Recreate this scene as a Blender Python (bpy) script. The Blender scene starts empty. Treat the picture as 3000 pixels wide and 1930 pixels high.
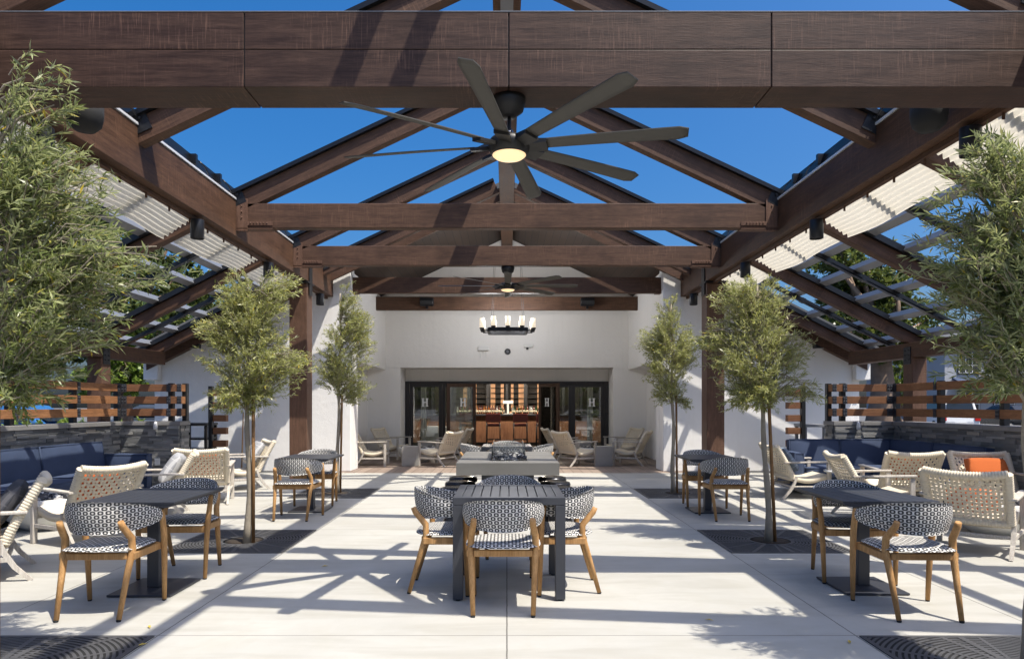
import bpy, bmesh, math, random
import numpy as np
from mathutils import Vector, Matrix
R = math.radians
PI = math.pi
random.seed(7)
scene = bpy.context.scene
COL = scene.collection

# ------------------------------------------------------------------ mesh helpers
class MB:
    def __init__(s):
        s.v = []; s.f = []; s.uv = []; s.sm = []; s.mi = []
    def add(s, vs, fs, uvs=None, smooth=False, mi=0):
        o = len(s.v); s.v += [tuple(p) for p in vs]
        for i, f in enumerate(fs):
            s.f.append([a + o for a in f]); s.sm.append(smooth); s.mi.append(mi)
            s.uv.append(uvs[i] if uvs else None)
        return s
    def box(s, x0, x1, y0, y1, z0, z1, M=None, mi=0):
        vs = [Vector(p) for p in ((x0,y0,z0),(x1,y0,z0),(x1,y1,z0),(x0,y1,z0),(x0,y0,z1),(x1,y0,z1),(x1,y1,z1),(x0,y1,z1))]
        if M is not None: vs = [M @ p for p in vs]
        return s.add(vs, [(0,3,2,1),(4,5,6,7),(0,1,5,4),(1,2,6,5),(2,3,7,6),(3,0,4,7)], mi=mi)
    def cbox(s, c, d, M=None, mi=0):
        return s.box(c[0]-d[0]/2, c[0]+d[0]/2, c[1]-d[1]/2, c[1]+d[1]/2, c[2]-d[2]/2, c[2]+d[2]/2, M, mi)
    def prism(s, poly, y0, y1, axis='y', mi=0):
        # poly in the plane across the axis: 'y' -> (x,z), 'x' -> (y,z), 'z' -> (x,y); counter-clockwise or not both fine
        n = len(poly)
        def P(a, b, t): return {'y':(a,t,b), 'x':(t,a,b), 'z':(a,b,t)}[axis]
        vs = [P(a,b,y0) for a,b in poly] + [P(a,b,y1) for a,b in poly]
        fs = [tuple(range(n))[::-1], tuple(range(n,2*n))] + [(i,(i+1)%n,n+(i+1)%n,n+i) for i in range(n)]
        return s.add(vs, fs, mi=mi)
    def tube(s, pts, rad, n=8, flat=None, smooth=True, cap=True, mi=0, square=False):
        pts = [Vector(p) for p in pts]; k = len(pts)
        if not hasattr(rad, '__len__'): rad = [rad]*k
        up = Vector((0,0,1)); vs = []; prev = None
        for i, p in enumerate(pts):
            t = (pts[min(i+1,k-1)] - pts[max(i-1,0)]).normalized()
            if prev is None:
                a = up if abs(t.z) < .9 else Vector((1,0,0))
                x = t.cross(a).normalized()
            else:
                x = (prev - t*prev.dot(t)).normalized()
            y = t.cross(x).normalized(); prev = x
            for j in range(n):
                an = 2*PI*(j+.5)/n
                rr = rad[i]*(1.414 if square else 1)
                vs.append(p + x*math.cos(an)*rr + y*math.sin(an)*rr*(flat or 1))
        fs = [(i*n+j, i*n+(j+1)%n, (i+1)*n+(j+1)%n, (i+1)*n+j) for i in range(k-1) for j in range(n)]
        s.add(vs, fs, smooth=smooth, mi=mi)
        if cap:
            o = len(s.v)-len(vs)
            s.f.append([o+j for j in range(n)][::-1]); s.f.append([o+(k-1)*n+j for j in range(n)])
            s.sm += [False]*2; s.uv += [None]*2; s.mi += [mi]*2
        return s
    def lathe(s, prof, n=24, c=(0,0), smooth=True, mi=0):
        k = len(prof); vs = []
        for r, z in prof:
            for j in range(n):
                a = 2*PI*j/n; vs.append((c[0]+r*math.cos(a), c[1]+r*math.sin(a), z))
        fs = [(i*n+j, i*n+(j+1)%n, (i+1)*n+(j+1)%n, (i+1)*n+j) for i in range(k-1) for j in range(n)]
        s.add(vs, fs, smooth=smooth, mi=mi)
        o = len(s.v)-len(vs)
        for i, rev in ((0,True),(k-1,False)):
            if prof[i][0] > 1e-4:
                l = [o+i*n+j for j in range(n)]
                s.f.append(l[::-1] if rev else l); s.sm.append(False); s.uv.append(None); s.mi.append(mi)
        return s
    def grid(s, fn, nu, nv, uvfn=None, smooth=True, mi=0):
        vs = [fn(i/nu, j/nv) for j in range(nv+1) for i in range(nu+1)]
        fs = []; uvs = []
        for j in range(nv):
            for i in range(nu):
                fs.append((j*(nu+1)+i, j*(nu+1)+i+1, (j+1)*(nu+1)+i+1, (j+1)*(nu+1)+i))
                if uvfn: uvs.append([uvfn(i/nu,j/nv), uvfn((i+1)/nu,j/nv), uvfn((i+1)/nu,(j+1)/nv), uvfn(i/nu,(j+1)/nv)])
        return s.add(vs, fs, uvs if uvfn else None, smooth, mi)
    def build(s, name, mat=None, parent=None, loc=None, rot=None, bevel=0, recalc=True, kind=None):
        me = bpy.data.meshes.new(name)
        me.from_pydata(s.v, [], s.f)
        if any(u for u in s.uv):
            ul = me.uv_layers.new(name='UVMap'); li = 0; d = ul.data
            for f, u in zip(s.f, s.uv):
                for k in range(len(f)):
                    if u: d[li].uv = u[k]
                    li += 1
        me.polygons.foreach_set('use_smooth', s.sm)
        for m in (mat if isinstance(mat, (list,tuple)) else [mat]):
            if m: me.materials.append(m)
        if any(s.mi): me.polygons.foreach_set('material_index', s.mi)
        if recalc:
            bm = bmesh.new(); bm.from_mesh(me); bmesh.ops.recalc_face_normals(bm, faces=bm.faces[:]); bm.to_mesh(me); bm.free()
        me.update()
        o = bpy.data.objects.new(name, me); COL.objects.link(o)
        if parent: o.parent = parent
        if loc: o.location = loc
        if rot: o.rotation_euler = rot
        if bevel:
            b = o.modifiers.new('bevel', 'BEVEL'); b.width = bevel; b.segments = 2; b.limit_method = 'ANGLE'; b.angle_limit = R(40)
        if kind: o['kind'] = kind
        return o

def tag(o, label, cat, group=None):
    o['label'] = label; o['category'] = cat
    if group: o['group'] = group
    return o
def thing(name, label, cat, loc=(0,0,0), rz=0, group=None):
    o = bpy.data.objects.new(name, None); COL.objects.link(o)
    o.location = loc; o.rotation_euler = (0,0,rz); o.empty_display_size = .2
    return tag(o, label, cat, group)
def dup(root, loc, rz, label=None):
    def cp(o, parent):
        c = o.copy(); COL.objects.link(c)
        if parent: c.parent = parent
        for ch in list(o.children): cp(ch, c)
        return c
    c = cp(root, None); c.location = loc; c.rotation_euler = (0,0,rz)
    if label: c['label'] = label
    return c
def place(spots, maker, group=None):
    """first spot takes the maker's thing, the others are copies of it"""
    proto = None; out = []
    for (x, y, z, rz, label) in spots:
        if proto is None:
            proto = maker(); o = proto; o.location = (x,y,z); o.rotation_euler = (0,0,rz); o['label'] = label
            if group: o['group'] = group
        else: o = dup(proto, (x,y,z), rz, label)
        out.append(o)
    return out

# ------------------------------------------------------------------ materials
class NT:
    def __init__(s, name):
        s.m = bpy.data.materials.new(name); s.m.use_nodes = True
        s.t = s.m.node_tree; s.n = s.t.nodes; s.p = s.n['Principled BSDF']; s.out = s.n['Material Output']
    def node(s, typ, **kw):
        n = s.n.new(typ)
        for k, v in kw.items(): setattr(n, k, v)
        return n
    def link(s, a, b): s.t.links.new(a, b)
    def set(s, sock, v):
        if isinstance(v, bpy.types.NodeSocket): s.link(v, sock)
        else: sock.default_value = v
    def math(s, op, a, b=None, c=None):
        n = s.node('ShaderNodeMath', operation=op)
        s.set(n.inputs[0], a)
        if b is not None: s.set(n.inputs[1], b)
        if c is not None: s.set(n.inputs[2], c)
        return n.outputs[0]
    def coord(s, kind='Object', scale=(1,1,1), rot=(0,0,0), rnd=False):
        tc = s.node('ShaderNodeTexCoord').outputs[kind]
        if rnd:
            oi = s.node('ShaderNodeObjectInfo').outputs['Random']
            cb = s.node('ShaderNodeCombineXYZ')
            for i, k in enumerate((37.1, 19.7, 53.3)): s.link(s.math('MULTIPLY', oi, k), cb.inputs[i])
            va = s.node('ShaderNodeVectorMath', operation='ADD'); s.link(tc, va.inputs[0]); s.link(cb.outputs[0], va.inputs[1]); tc = va.outputs[0]
        mp = s.node('ShaderNodeMapping'); mp.inputs['Scale'].default_value = scale; mp.inputs['Rotation'].default_value = rot
        s.link(tc, mp.inputs[0]); return mp.outputs[0]
    def noise(s, vec, scale, detail=4, rough=.55, dist=0):
        n = s.node('ShaderNodeTexNoise'); s.link(vec, n.inputs['Vector'])
        n.inputs['Scale'].default_value = scale; n.inputs['Detail'].default_value = detail
        n.inputs['Roughness'].default_value = rough; n.inputs['Distortion'].default_value = dist
        return n.outputs['Fac']
    def ramp(s, fac, stops, interp='LINEAR'):
        n = s.node('ShaderNodeValToRGB'); s.link(fac, n.inputs[0]); cr = n.color_ramp; cr.interpolation = interp
        while len(cr.elements) < len(stops): cr.elements.new(.5)
        for e, (p, c) in zip(cr.elements, stops):
            e.position = p; e.color = (*c, 1) if len(c) == 3 else c
        return n.outputs[0]
    def mix(s, fac, a, b, blend='MIX'):
        n = s.node('ShaderNodeMix', data_type='RGBA', blend_type=blend)
        s.set(n.inputs[0], fac)
        for i, v in ((6,a),(7,b)):
            if isinstance(v, bpy.types.NodeSocket): s.link(v, n.inputs[i])
            else: n.inputs[i].default_value = (*v, 1)
        return n.outputs[2]
    def bump(s, h, strength=.3, dist=.01):
        n = s.node('ShaderNodeBump'); s.link(h, n.inputs['Height']); n.inputs['Strength'].default_value = strength; n.inputs['Distance'].default_value = dist
        s.link(n.outputs[0], s.p.inputs['Normal'])
    def base(s, c, rough=.6, metal=0, spec=.5):
        if isinstance(c, bpy.types.NodeSocket): s.link(c, s.p.inputs['Base Color'])
        else: s.p.inputs['Base Color'].default_value = (*c, 1)
        s.set(s.p.inputs['Roughness'], rough); s.p.inputs['Metallic'].default_value = metal
        s.p.inputs['Specular IOR Level'].default_value = spec
        return s

def mat_simple(name, c, rough=.6, metal=0, var=.12, nscale=6, bump=0, spec=.5, coord='Object'):
    s = NT(name); v = s.coord(coord, rnd=True)
    f = s.noise(v, nscale, 5, .6)
    col = s.mix(f, tuple(x*(1-var) for x in c), tuple(min(1,x*(1+var)) for x in c))
    s.base(col, rough, metal, spec)
    if bump: s.bump(s.noise(v, nscale*14, 4), bump, .004)
    return s.m

def mat_beam(name, axis, dark, light, rough=.55, saw=.5):
    """stained timber with grain along the beam, saw marks across it, worn patches"""
    s = NT(name)
    sc = {'x':(.35,5,5), 'y':(5,.35,5), 'z':(5,5,.35)}[axis]
    sx = {'x':(14,.7,.7), 'y':(.7,14,.7), 'z':(.7,.7,14)}[axis]
    g = s.noise(s.coord('Object', sc, rnd=True), 7, 6, .65, .6)
    fine = s.noise(s.coord('Object', tuple(a*1.0 for a in sc), rnd=True), 34, 3, .6)
    cross = s.noise(s.coord('Object', sx, rnd=True), 6, 4, .7)
    patch = s.noise(s.coord('Object', (1,1,1), rnd=True), 1.6, 4, .6)
    c = s.mix(s.ramp(g, [(.3,(0,0,0)),(.72,(1,1,1))]), dark, light)
    c = s.mix(s.math('MULTIPLY', s.ramp(fine, [(.45,(0,0,0)),(.6,(1,1,1))]), .3), c, tuple(a*.45 for a in dark))
    worn = s.math('MULTIPLY', s.ramp(cross, [(.53,(0,0,0)),(.76,(1,1,1))]), s.ramp(patch, [(.46,(0,0,0)),(.62,(1,1,1))]))
    c = s.mix(s.math('MULTIPLY', worn, saw), c, tuple(min(1,a*2.2) for a in light))
    c = s.mix(s.math('MULTIPLY', s.ramp(patch, [(.3,(1,1,1)),(.46,(0,0,0))]), .5), c, tuple(a*.55 for a in dark))
    s.base(c, s.math('MULTIPLY_ADD', g, .25, rough-.08), 0, .28)
    s.bump(s.math('ADD', fine, s.math('MULTIPLY', cross, .5)), .25, .004)
    return s.m

def mat_concrete(name, c, joints=False):
    s = NT(name); v = s.coord('Object')
    big = s.noise(v, .55, 6, .62, .4); mid = s.noise(v, 3.2, 6, .65, .3); fine = s.noise(v, 70, 3, .6)
    st = s.noise(s.coord('Object', (.25,1.6,1)), 2.5, 5, .6, .8)
    col = s.mix(s.ramp(big, [(.3,(0,0,0)),(.7,(1,1,1))]), tuple(a*.84 for a in c), tuple(min(1,a*1.05) for a in c))
    col = s.mix(s.math('MULTIPLY', s.ramp(mid, [(.46,(0,0,0)),(.72,(1,1,1))]), .55), col, (c[0]*.86,c[1]*.84,c[2]*.79))
    col = s.mix(s.math('MULTIPLY', s.ramp(st, [(.47,(0,0,0)),(.66,(1,1,1))]), .6), col, (c[0]*.74,c[1]*.725,c[2]*.69))
    col = s.mix(s.math('MULTIPLY', fine, .12), col, tuple(a*.6 for a in c))
    if joints:
        sp = s.node('ShaderNodeSeparateXYZ'); s.link(s.node('ShaderNodeTexCoord').outputs['Object'], sp.inputs[0])
        X, Y = sp.outputs[0], sp.outputs[1]; line = None
        wob = s.math('MULTIPLY', s.math('SUBTRACT', s.noise(v, 9, 3), .5), .006)
        for ax, at, w in [(X,0,.0045),(X,2.135,.0045),(X,-2.135,.0045),(X,3.36,.004),(X,-3.36,.004),(X,5.2,.004),(X,-5.2,.004),
                          (Y,4.18,.0035),(Y,7.76,.004),(Y,11.62,.004)]:
            d = s.math('ABSOLUTE', s.math('SUBTRACT', s.math('ADD', ax, wob), at))
            l = s.math('LESS_THAN', d, w)
            line = l if line is None else s.math('MAXIMUM', line, l)
        col = s.mix(s.math('MULTIPLY', line, .75), col, (.06,.055,.05))
        s.bump(s.math('SUBTRACT', s.math('MULTIPLY', fine, .15), line), .4, .004)
    else: s.bump(s.math('ADD', s.math('MULTIPLY', fine, .6), mid), .15, .004)
    s.base(col, s.math('MULTIPLY_ADD', mid, .2, .5), 0, .35)
    return s.m

def mat_stucco(name, c):
    s = NT(name); v = s.coord('Object')
    f = s.noise(v, 55, 5, .7); g = s.noise(v, .7, 4, .6)
    st = s.noise(s.coord('Object', (3.5,3.5,.35)), 1.6, 5, .65)
    col = s.mix(g, tuple(a*.95 for a in c), c)
    s.base(s.mix(s.math('MULTIPLY', s.ramp(st, [(.52,(0,0,0)),(.75,(1,1,1))]), .22), col, tuple(a*.80 for a in c)), .9, 0, .2)
    s.bump(s.math('ADD', f, s.math('MULTIPLY', s.noise(v, 9, 4), 1.2)), .6, .008); return s.m

def mat_weave(name, pu=.050, pv=.054):
    """woven cord in UV metres: dark rings with pale centres on pale cord, small openings between"""
    s = NT(name)
    uv = s.node('ShaderNodeTexCoord').outputs['UV']
    sp = s.node('ShaderNodeSeparateXYZ'); s.link(uv, sp.inputs[0])
    x = s.math('DIVIDE', sp.outputs[0], pu); y = s.math('DIVIDE', sp.outputs[1], pv)
    def ring(ox, oy):
        fx = s.math('SUBTRACT', s.math('FRACT', s.math('ADD', x, ox)), .5)
        fy = s.math('SUBTRACT', s.math('FRACT', s.math('ADD', y, oy)), .5)
        a = s.math('POWER', s.math('ABSOLUTE', s.math('DIVIDE', fx, .39)), 2.6); b = s.math('POWER', s.math('ABSOLUTE', s.math('DIVIDE', fy, .26)), 2.6)
        return s.math('POWER', s.math('ADD', a, b), 1/2.6)
    d = s.math('MINIMUM', ring(0,0), ring(.5,.5))
    hole = s.math('GREATER_THAN', d, 1.42)
    col = s.ramp(s.math('DIVIDE', d, 1.5), [(0,(.78,.76,.71)),(.22,(.78,.76,.71)),(.27,(.011,.012,.015)),(.64,(.011,.012,.015)),(.69,(.80,.78,.74)),(.86,(.76,.74,.70)),(.90,(.03,.03,.04))])
    fib = s.noise(s.coord('Object', (1,1,1)), 260, 2)
    s.base(s.mix(s.math('MULTIPLY', fib, .35), col, (.25,.25,.25)), .7, 0, .25)
    s.bump(s.math('SINE', s.math('MULTIPLY', d, 4.5)), .5, .004)
    tr = s.node('ShaderNodeBsdfTransparent'); mx = s.node('ShaderNodeMixShader')
    s.link(hole, mx.inputs[0]); s.link(s.p.outputs[0], mx.inputs[1]); s.link(tr.outputs[0], mx.inputs[2]); s.link(mx.outputs[0], s.out.inputs[0])
    return s.m

def mat_leaf(name, ramp, trans=.35, rough=.45, back=None):
    s = NT(name); g = s.node('ShaderNodeNewGeometry')
    c = s.ramp(g.outputs['Random Per Island'], ramp)
    if back:
        c = s.mix(g.outputs['Backfacing'], c, s.mix(.6, c, back))
    s.base(c, rough, 0, .4)
    tl = s.node('ShaderNodeBsdfTranslucent'); s.link(s.mix(.3, c, (.48,.52,.10)), tl.inputs[0])
    mx = s.node('ShaderNodeMixShader'); mx.inputs[0].default_value = trans
    s.link(s.p.outputs[0], mx.inputs[1]); s.link(tl.outputs[0], mx.inputs[2]); s.link(mx.outputs[0], s.out.inputs[0])
    return s.m

def mat_emit(name, c, st):
    s = NT(name); s.base(c, .4); s.p.inputs['Emission Color'].default_value = (*c,1); s.p.inputs['Emission Strength'].default_value = st
    return s.m

def mat_glass(name, tint=(.93,.97,.96), refl=1.0):
    s = NT(name)
    gl = s.node('ShaderNodeBsdfGlossy'); gl.inputs['Roughness'].default_value = .02
    tr = s.node('ShaderNodeBsdfTransparent'); tr.inputs[0].default_value = (*tint,1)
    fr = s.node('ShaderNodeFresnel'); fr.inputs[0].default_value = 1.5
    mx = s.node('ShaderNodeMixShader'); s.link(s.math('MULTIPLY', s.math('ADD', fr.outputs[0], .03), refl), mx.inputs[0])
    s.link(tr.outputs[0], mx.inputs[1]); s.link(gl.outputs[0], mx.inputs[2]); s.link(mx.outputs[0], s.out.inputs[0])
    return s.m

def mat_planks(name, c1, c2, along='y', w=.14, gap=.004, rough=.6):
    """boards side by side, grain along one axis"""
    s = NT(name); sp = s.node('ShaderNodeSeparateXYZ'); s.link(s.node('ShaderNodeTexCoord').outputs['Object'], sp.inputs[0])
    across = sp.outputs[0] if along == 'y' else sp.outputs[1]
    a = s.math('DIVIDE', across, w); idx = s.math('FLOOR', a); fr = s.math('FRACT', a)
    wn = s.node('ShaderNodeTexWhiteNoise', noise_dimensions='1D'); s.link(idx, wn.inputs['W'])
    g = s.noise(s.coord('Object', (9,.7,9) if along == 'y' else (.7,9,9)), 6, 6, .6, .5)
    col = s.mix(s.math('MULTIPLY_ADD', wn.outputs[0], .5, s.math('MULTIPLY', g, .5)), c1, c2)
    ln = s.math('MAXIMUM', s.math('LESS_THAN', fr, gap/w), s.math('GREATER_THAN', fr, 1-gap/w))
    s.base(s.mix(ln, col, tuple(x*.15 for x in c1)), rough); s.bump(s.math('SUBTRACT', s.math('MULTIPLY', g,.3), ln), .3, .004)
    return s.m

WX = mat_beam('stained_timber_x', 'x', (.056,.029,.018), (.128,.069,.043), saw=.6)
WY = mat_beam('stained_timber_y', 'y', (.056,.028,.016), (.128,.066,.038), saw=.6)
WZ = mat_beam('stained_timber_z', 'z', (.095,.050,.032), (.165,.092,.062), saw=.3)
WF = mat_beam('fence_timber', 'x', (.14,.064,.033), (.25,.12,.06), saw=.15)
WFY = mat_beam('fence_timber_long', 'y', (.22,.10,.042), (.40,.19,.085), saw=.15)
PANEL = mat_beam('clad_beam', 'x', (.030,.0155,.0105), (.082,.046,.033), rough=.45, saw=1.0)
TEAK = mat_beam('teak', 'z', (.36,.185,.065), (.56,.33,.14), saw=.1)
ASH = mat_beam('whitewashed_wood', 'z', (.42,.38,.33), (.62,.58,.52), rough=.75, saw=.2)
STEEL = mat_simple('black_steel', (.022,.023,.026), .38, .3, .2)
RAIL = mat_simple('black_aluminium', (.02,.021,.024), .3, .5, .15)
GREYM = mat_simple('grey_aluminium', (.20,.21,.23), .4, .2, .08)
CHAR = mat_simple('charcoal_powdercoat', (.040,.043,.052), .42, .1, .1, 20)
BRONZE = mat_simple('bronze_black', (.02,.019,.018), .45, .3, .2)
BLADE = mat_simple('fan_blade_dark', (.062,.058,.050), .6, 0, .2)
CHROME = mat_simple('chrome', (.6,.6,.6), .15, 1, .05)
WHITEMETAL = mat_simple('white_flashing', (.75,.76,.78), .35, .2, .05)
FLOOR = mat_concrete('broom_concrete', (.45,.442,.405), True)
CONC = mat_concrete('cast_concrete', (.165,.16,.148)); CUBE = mat_concrete('pale_cast_concrete', (.33,.32,.30))
ASPH = mat_simple('asphalt', (.10,.10,.10), .9, 0, .25, 3, .3)
STUCCO = mat_stucco('white_stucco', (.84,.825,.80))
GRATE = mat_simple('cast_iron', (.085,.085,.088), .6, .3, .3, 9, .3)
SOIL = mat_simple('dark_soil', (.035,.025,.017), .95, 0, .5, 30, .8)
NAVY = mat_simple('navy_canvas', (.034,.053,.105), .85, 0, .22, 5, .25)
WEAVE = mat_weave('woven_black_white')
ROPE = mat_simple('cream_rope', (.66,.585,.455), .8, 0, .1, 40, .2)
SHADE = NT('cream_shade_cloth')
SHADE.base(SHADE.mix(SHADE.noise(SHADE.coord(), 8, 4), (.60,.57,.50), (.70,.68,.61)), .85)
_tl = SHADE.node('ShaderNodeBsdfTranslucent'); _tl.inputs[0].default_value = (.72,.68,.58,1)
_mx = SHADE.node('ShaderNodeMixShader'); _mx.inputs[0].default_value = .38
SHADE.link(SHADE.p.outputs[0], _mx.inputs[1]); SHADE.link(_tl.outputs[0], _mx.inputs[2]); SHADE.link(_mx.outputs[0], SHADE.out.inputs[0]); SHADE = SHADE.m
LAMP = mat_emit('lamp_glass_warm', (1.0,.72,.40), .52)
CANDLE = mat_emit('candle_glass', (1.0,.86,.66), .42)
AMBER = mat_emit('backlit_amber', (1.0,.52,.25), .16)
GLASS = mat_glass('clear_glass', (.985,.995,.99)); DGLASS = mat_glass('door_glass', (.90,.94,.93), 1.9)
CARGLASS = mat_simple('car_glass', (.02,.025,.03), .08, 0, .1)
BLACKP = mat_simple('black_lacquer', (.012,.012,.013), .22, 0, .2)
RUBBER = mat_simple('black_rubber', (.012,.012,.012), .8)
WHITEP = mat_simple('white_plastic', (.72,.72,.70), .5, 0, .04)
LETTER = mat_simple('white_vinyl', (.9,.9,.9), .5, 0, .02)
BOWL = mat_simple('white_cast_bowl', (.66,.65,.62), .7, 0, .06, 8, .1)
LAVA = NT('lava_rock'); LAVA.base(LAVA.ramp(LAVA.node('ShaderNodeNewGeometry').outputs['Random Per Island'], [(0,(.02,.02,.024)),(.6,(.05,.05,.055)),(.85,(.16,.16,.165)),(1,(.55,.54,.52))]), .3); LAVA = LAVA.m
LEATHER = mat_simple('burgundy_leather', (.115,.022,.024), .42, 0, .2, 8, .15)
PLANKT = mat_planks('porch_wood_tile', (.17,.125,.10), (.30,.235,.19), 'y', .2)
SOFFIT = mat_planks('soffit_boards', (.024,.013,.008), (.045,.025,.016), 'y', .16, .006)
WALNUT = mat_beam('bar_front_walnut', 'z', (.17,.078,.043), (.34,.175,.10), saw=.05)
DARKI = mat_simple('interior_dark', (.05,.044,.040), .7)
DOORW = mat_beam('door_wood', 'z', (.06,.034,.022), (.115,.066,.045), saw=.1)
DARKF = mat_simple('door_frame_black', (.022,.020,.022), .45)
BARK = mat_simple('olive_bark', (.30,.26,.20), .95, 0, .35, 14, .8)
BARKD = mat_simple('dark_bark', (.20,.14,.10), .95, 0, .4, 5, .9)
STAKE = mat_beam('stake_wood', 'z', (.20,.10,.035), (.34,.19,.08), saw=.1)
OLEAF = mat_leaf('olive_leaf', [(0,(.11,.13,.028)),(.35,(.29,.31,.07)),(.65,(.44,.45,.15)),(.88,(.58,.58,.30)),(.95,(.50,.46,.08)),(1,(.58,.40,.05))], .45, .34, (.40,.41,.28))
OLEAFG = mat_leaf('olive_leaf_green', [(0,(.055,.085,.022)),(.35,(.13,.17,.045)),(.65,(.23,.27,.09)),(.9,(.38,.41,.20)),(.97,(.40,.38,.07)),(1,(.52,.36,.04))], .42, .36, (.34,.37,.25))
BLEAF = mat_leaf('broad_leaf_dark', [(0,(.030,.055,.016)),(.5,(.065,.10,.026)),(.9,(.12,.16,.04)),(1,(.18,.19,.05))], .25, .35)
YLEAF = mat_leaf('broad_leaf_light', [(0,(.10,.17,.03)),(.6,(.17,.26,.04)),(1,(.26,.32,.06))], .4, .4)
SLATE = NT('split_slate'); _g = SLATE.node('ShaderNodeNewGeometry')
_sc = SLATE.ramp(_g.outputs['Random Per Island'], [(0,(.10,.104,.106)),(.5,(.22,.225,.226)),(.85,(.36,.36,.35)),(1,(.42,.38,.32))])
_sn = SLATE.noise(SLATE.coord('Object', (1,1,3)), 12, 6, .7)
SLATE.base(SLATE.mix(_sn, SLATE.mix(.55, _sc, (.05,.052,.055)), _sc), .6); SLATE.bump(_sn, .6, .012); SLATE = SLATE.m
CAP = mat_concrete('cap_stone', (.24,.235,.23))
def mat_fabric(name, c, plaid=None):
    s = NT(name); v = s.coord('Object'); f = s.noise(v, 120, 2)
    col = s.mix(f, tuple(a*.8 for a in c), tuple(min(1,a*1.15) for a in c))
    if plaid:
        sp = s.node('ShaderNodeSeparateXYZ'); s.link(v, sp.inputs[0])
        for k in (0,2):
            fr = s.math('FRACT', s.math('DIVIDE', sp.outputs[k], .115))
            col = s.mix(s.math('MULTIPLY', s.math('LESS_THAN', fr, .1), .8), col, plaid)
    s.base(col, .9, 0, .2); s.bump(f, .3, .003); return s.m
ORANGE = mat_fabric('orange_fabric', (.50,.125,.035))
PLAID = mat_fabric('grey_plaid_fabric', (.34,.345,.36), (.55,.55,.55))
DGREY = mat_fabric('dark_grey_fabric', (.055,.058,.068), (.10,.10,.11))
BGREY = mat_fabric('blue_grey_fabric', (.17,.21,.26), (.30,.34,.38))
LINEN = mat_fabric('white_linen', (.62,.62,.60))

# ------------------------------------------------------------------ world, sun, camera
EL = math.atan2(1, math.hypot(.40,.31)); AZ = math.atan2(.40, -.31)
w = bpy.data.worlds.new('World'); scene.world = w; w.use_nodes = True
wn = w.node_tree.nodes; bg = wn['Background']
sky = wn.new('ShaderNodeTexSky'); sky.sky_type = 'NISHITA'; sky.sun_disc = False
sky.sun_elevation = EL; sky.sun_rotation = AZ; sky.air_density = 1.0; sky.dust_density = 5.0; sky.ozone_density = 8.0
hs_ = wn.new('ShaderNodeHueSaturation'); hs_.inputs['Saturation'].default_value = 1.36; hs_.inputs['Hue'].default_value = .500; hs_.inputs['Value'].default_value = 1.0
w.node_tree.links.new(sky.outputs[0], hs_.inputs['Color']); w.node_tree.links.new(hs_.outputs[0], bg.inputs[0]); bg.inputs[1].default_value = .122
sun = bpy.data.lights.new('sun', 'SUN'); sun.energy = 4.3; sun.angle = R(.5); sun.color = (1,.93,.815)
so = bpy.data.objects.new('sun', sun); COL.objects.link(so)
so.rotation_euler = Vector((-.40,.31,-1)).to_track_quat('-Z','Y').to_euler(); so.location = (8,-6,20)
cam = bpy.data.cameras.new('camera'); co = bpy.data.objects.new('camera', cam); COL.objects.link(co)
co.location = (0,0,1.405); co.rotation_euler = (R(90),0,0)
cam.sensor_width = 36; cam.lens = 24; cam.shift_x = .005; cam.shift_y = .0743; cam.clip_end = 600; cam.clip_start = .05
scene.camera = co
scene.view_settings.view_transform = 'Standard'; scene.view_settings.look = 'None'; scene.view_settings.exposure = .70; scene.view_settings.gamma = 1
scene.cycles.max_bounces = 12; scene.cycles.diffuse_bounces = 8; scene.cycles.transparent_max_bounces = 24; scene.cycles.sample_clamp_indirect = 6

# ------------------------------------------------------------------ setting
MB().box(-300,300,-200,400,-.3,-.004).build('ground', ASPH, kind='structure')
MB().box(-7.0,7.0,-6,14.26,-.2,0).build('patio_floor', FLOOR, kind='structure')
MB().box(-3.9,3.9,14.26,19.75,-.2,0.002).build('porch_floor', PLANKT, kind='structure')
MB().box(-6,6,19.75,27.5,-.2,0.003).build('bar_room_floor', DARKI, kind='structure')

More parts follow.
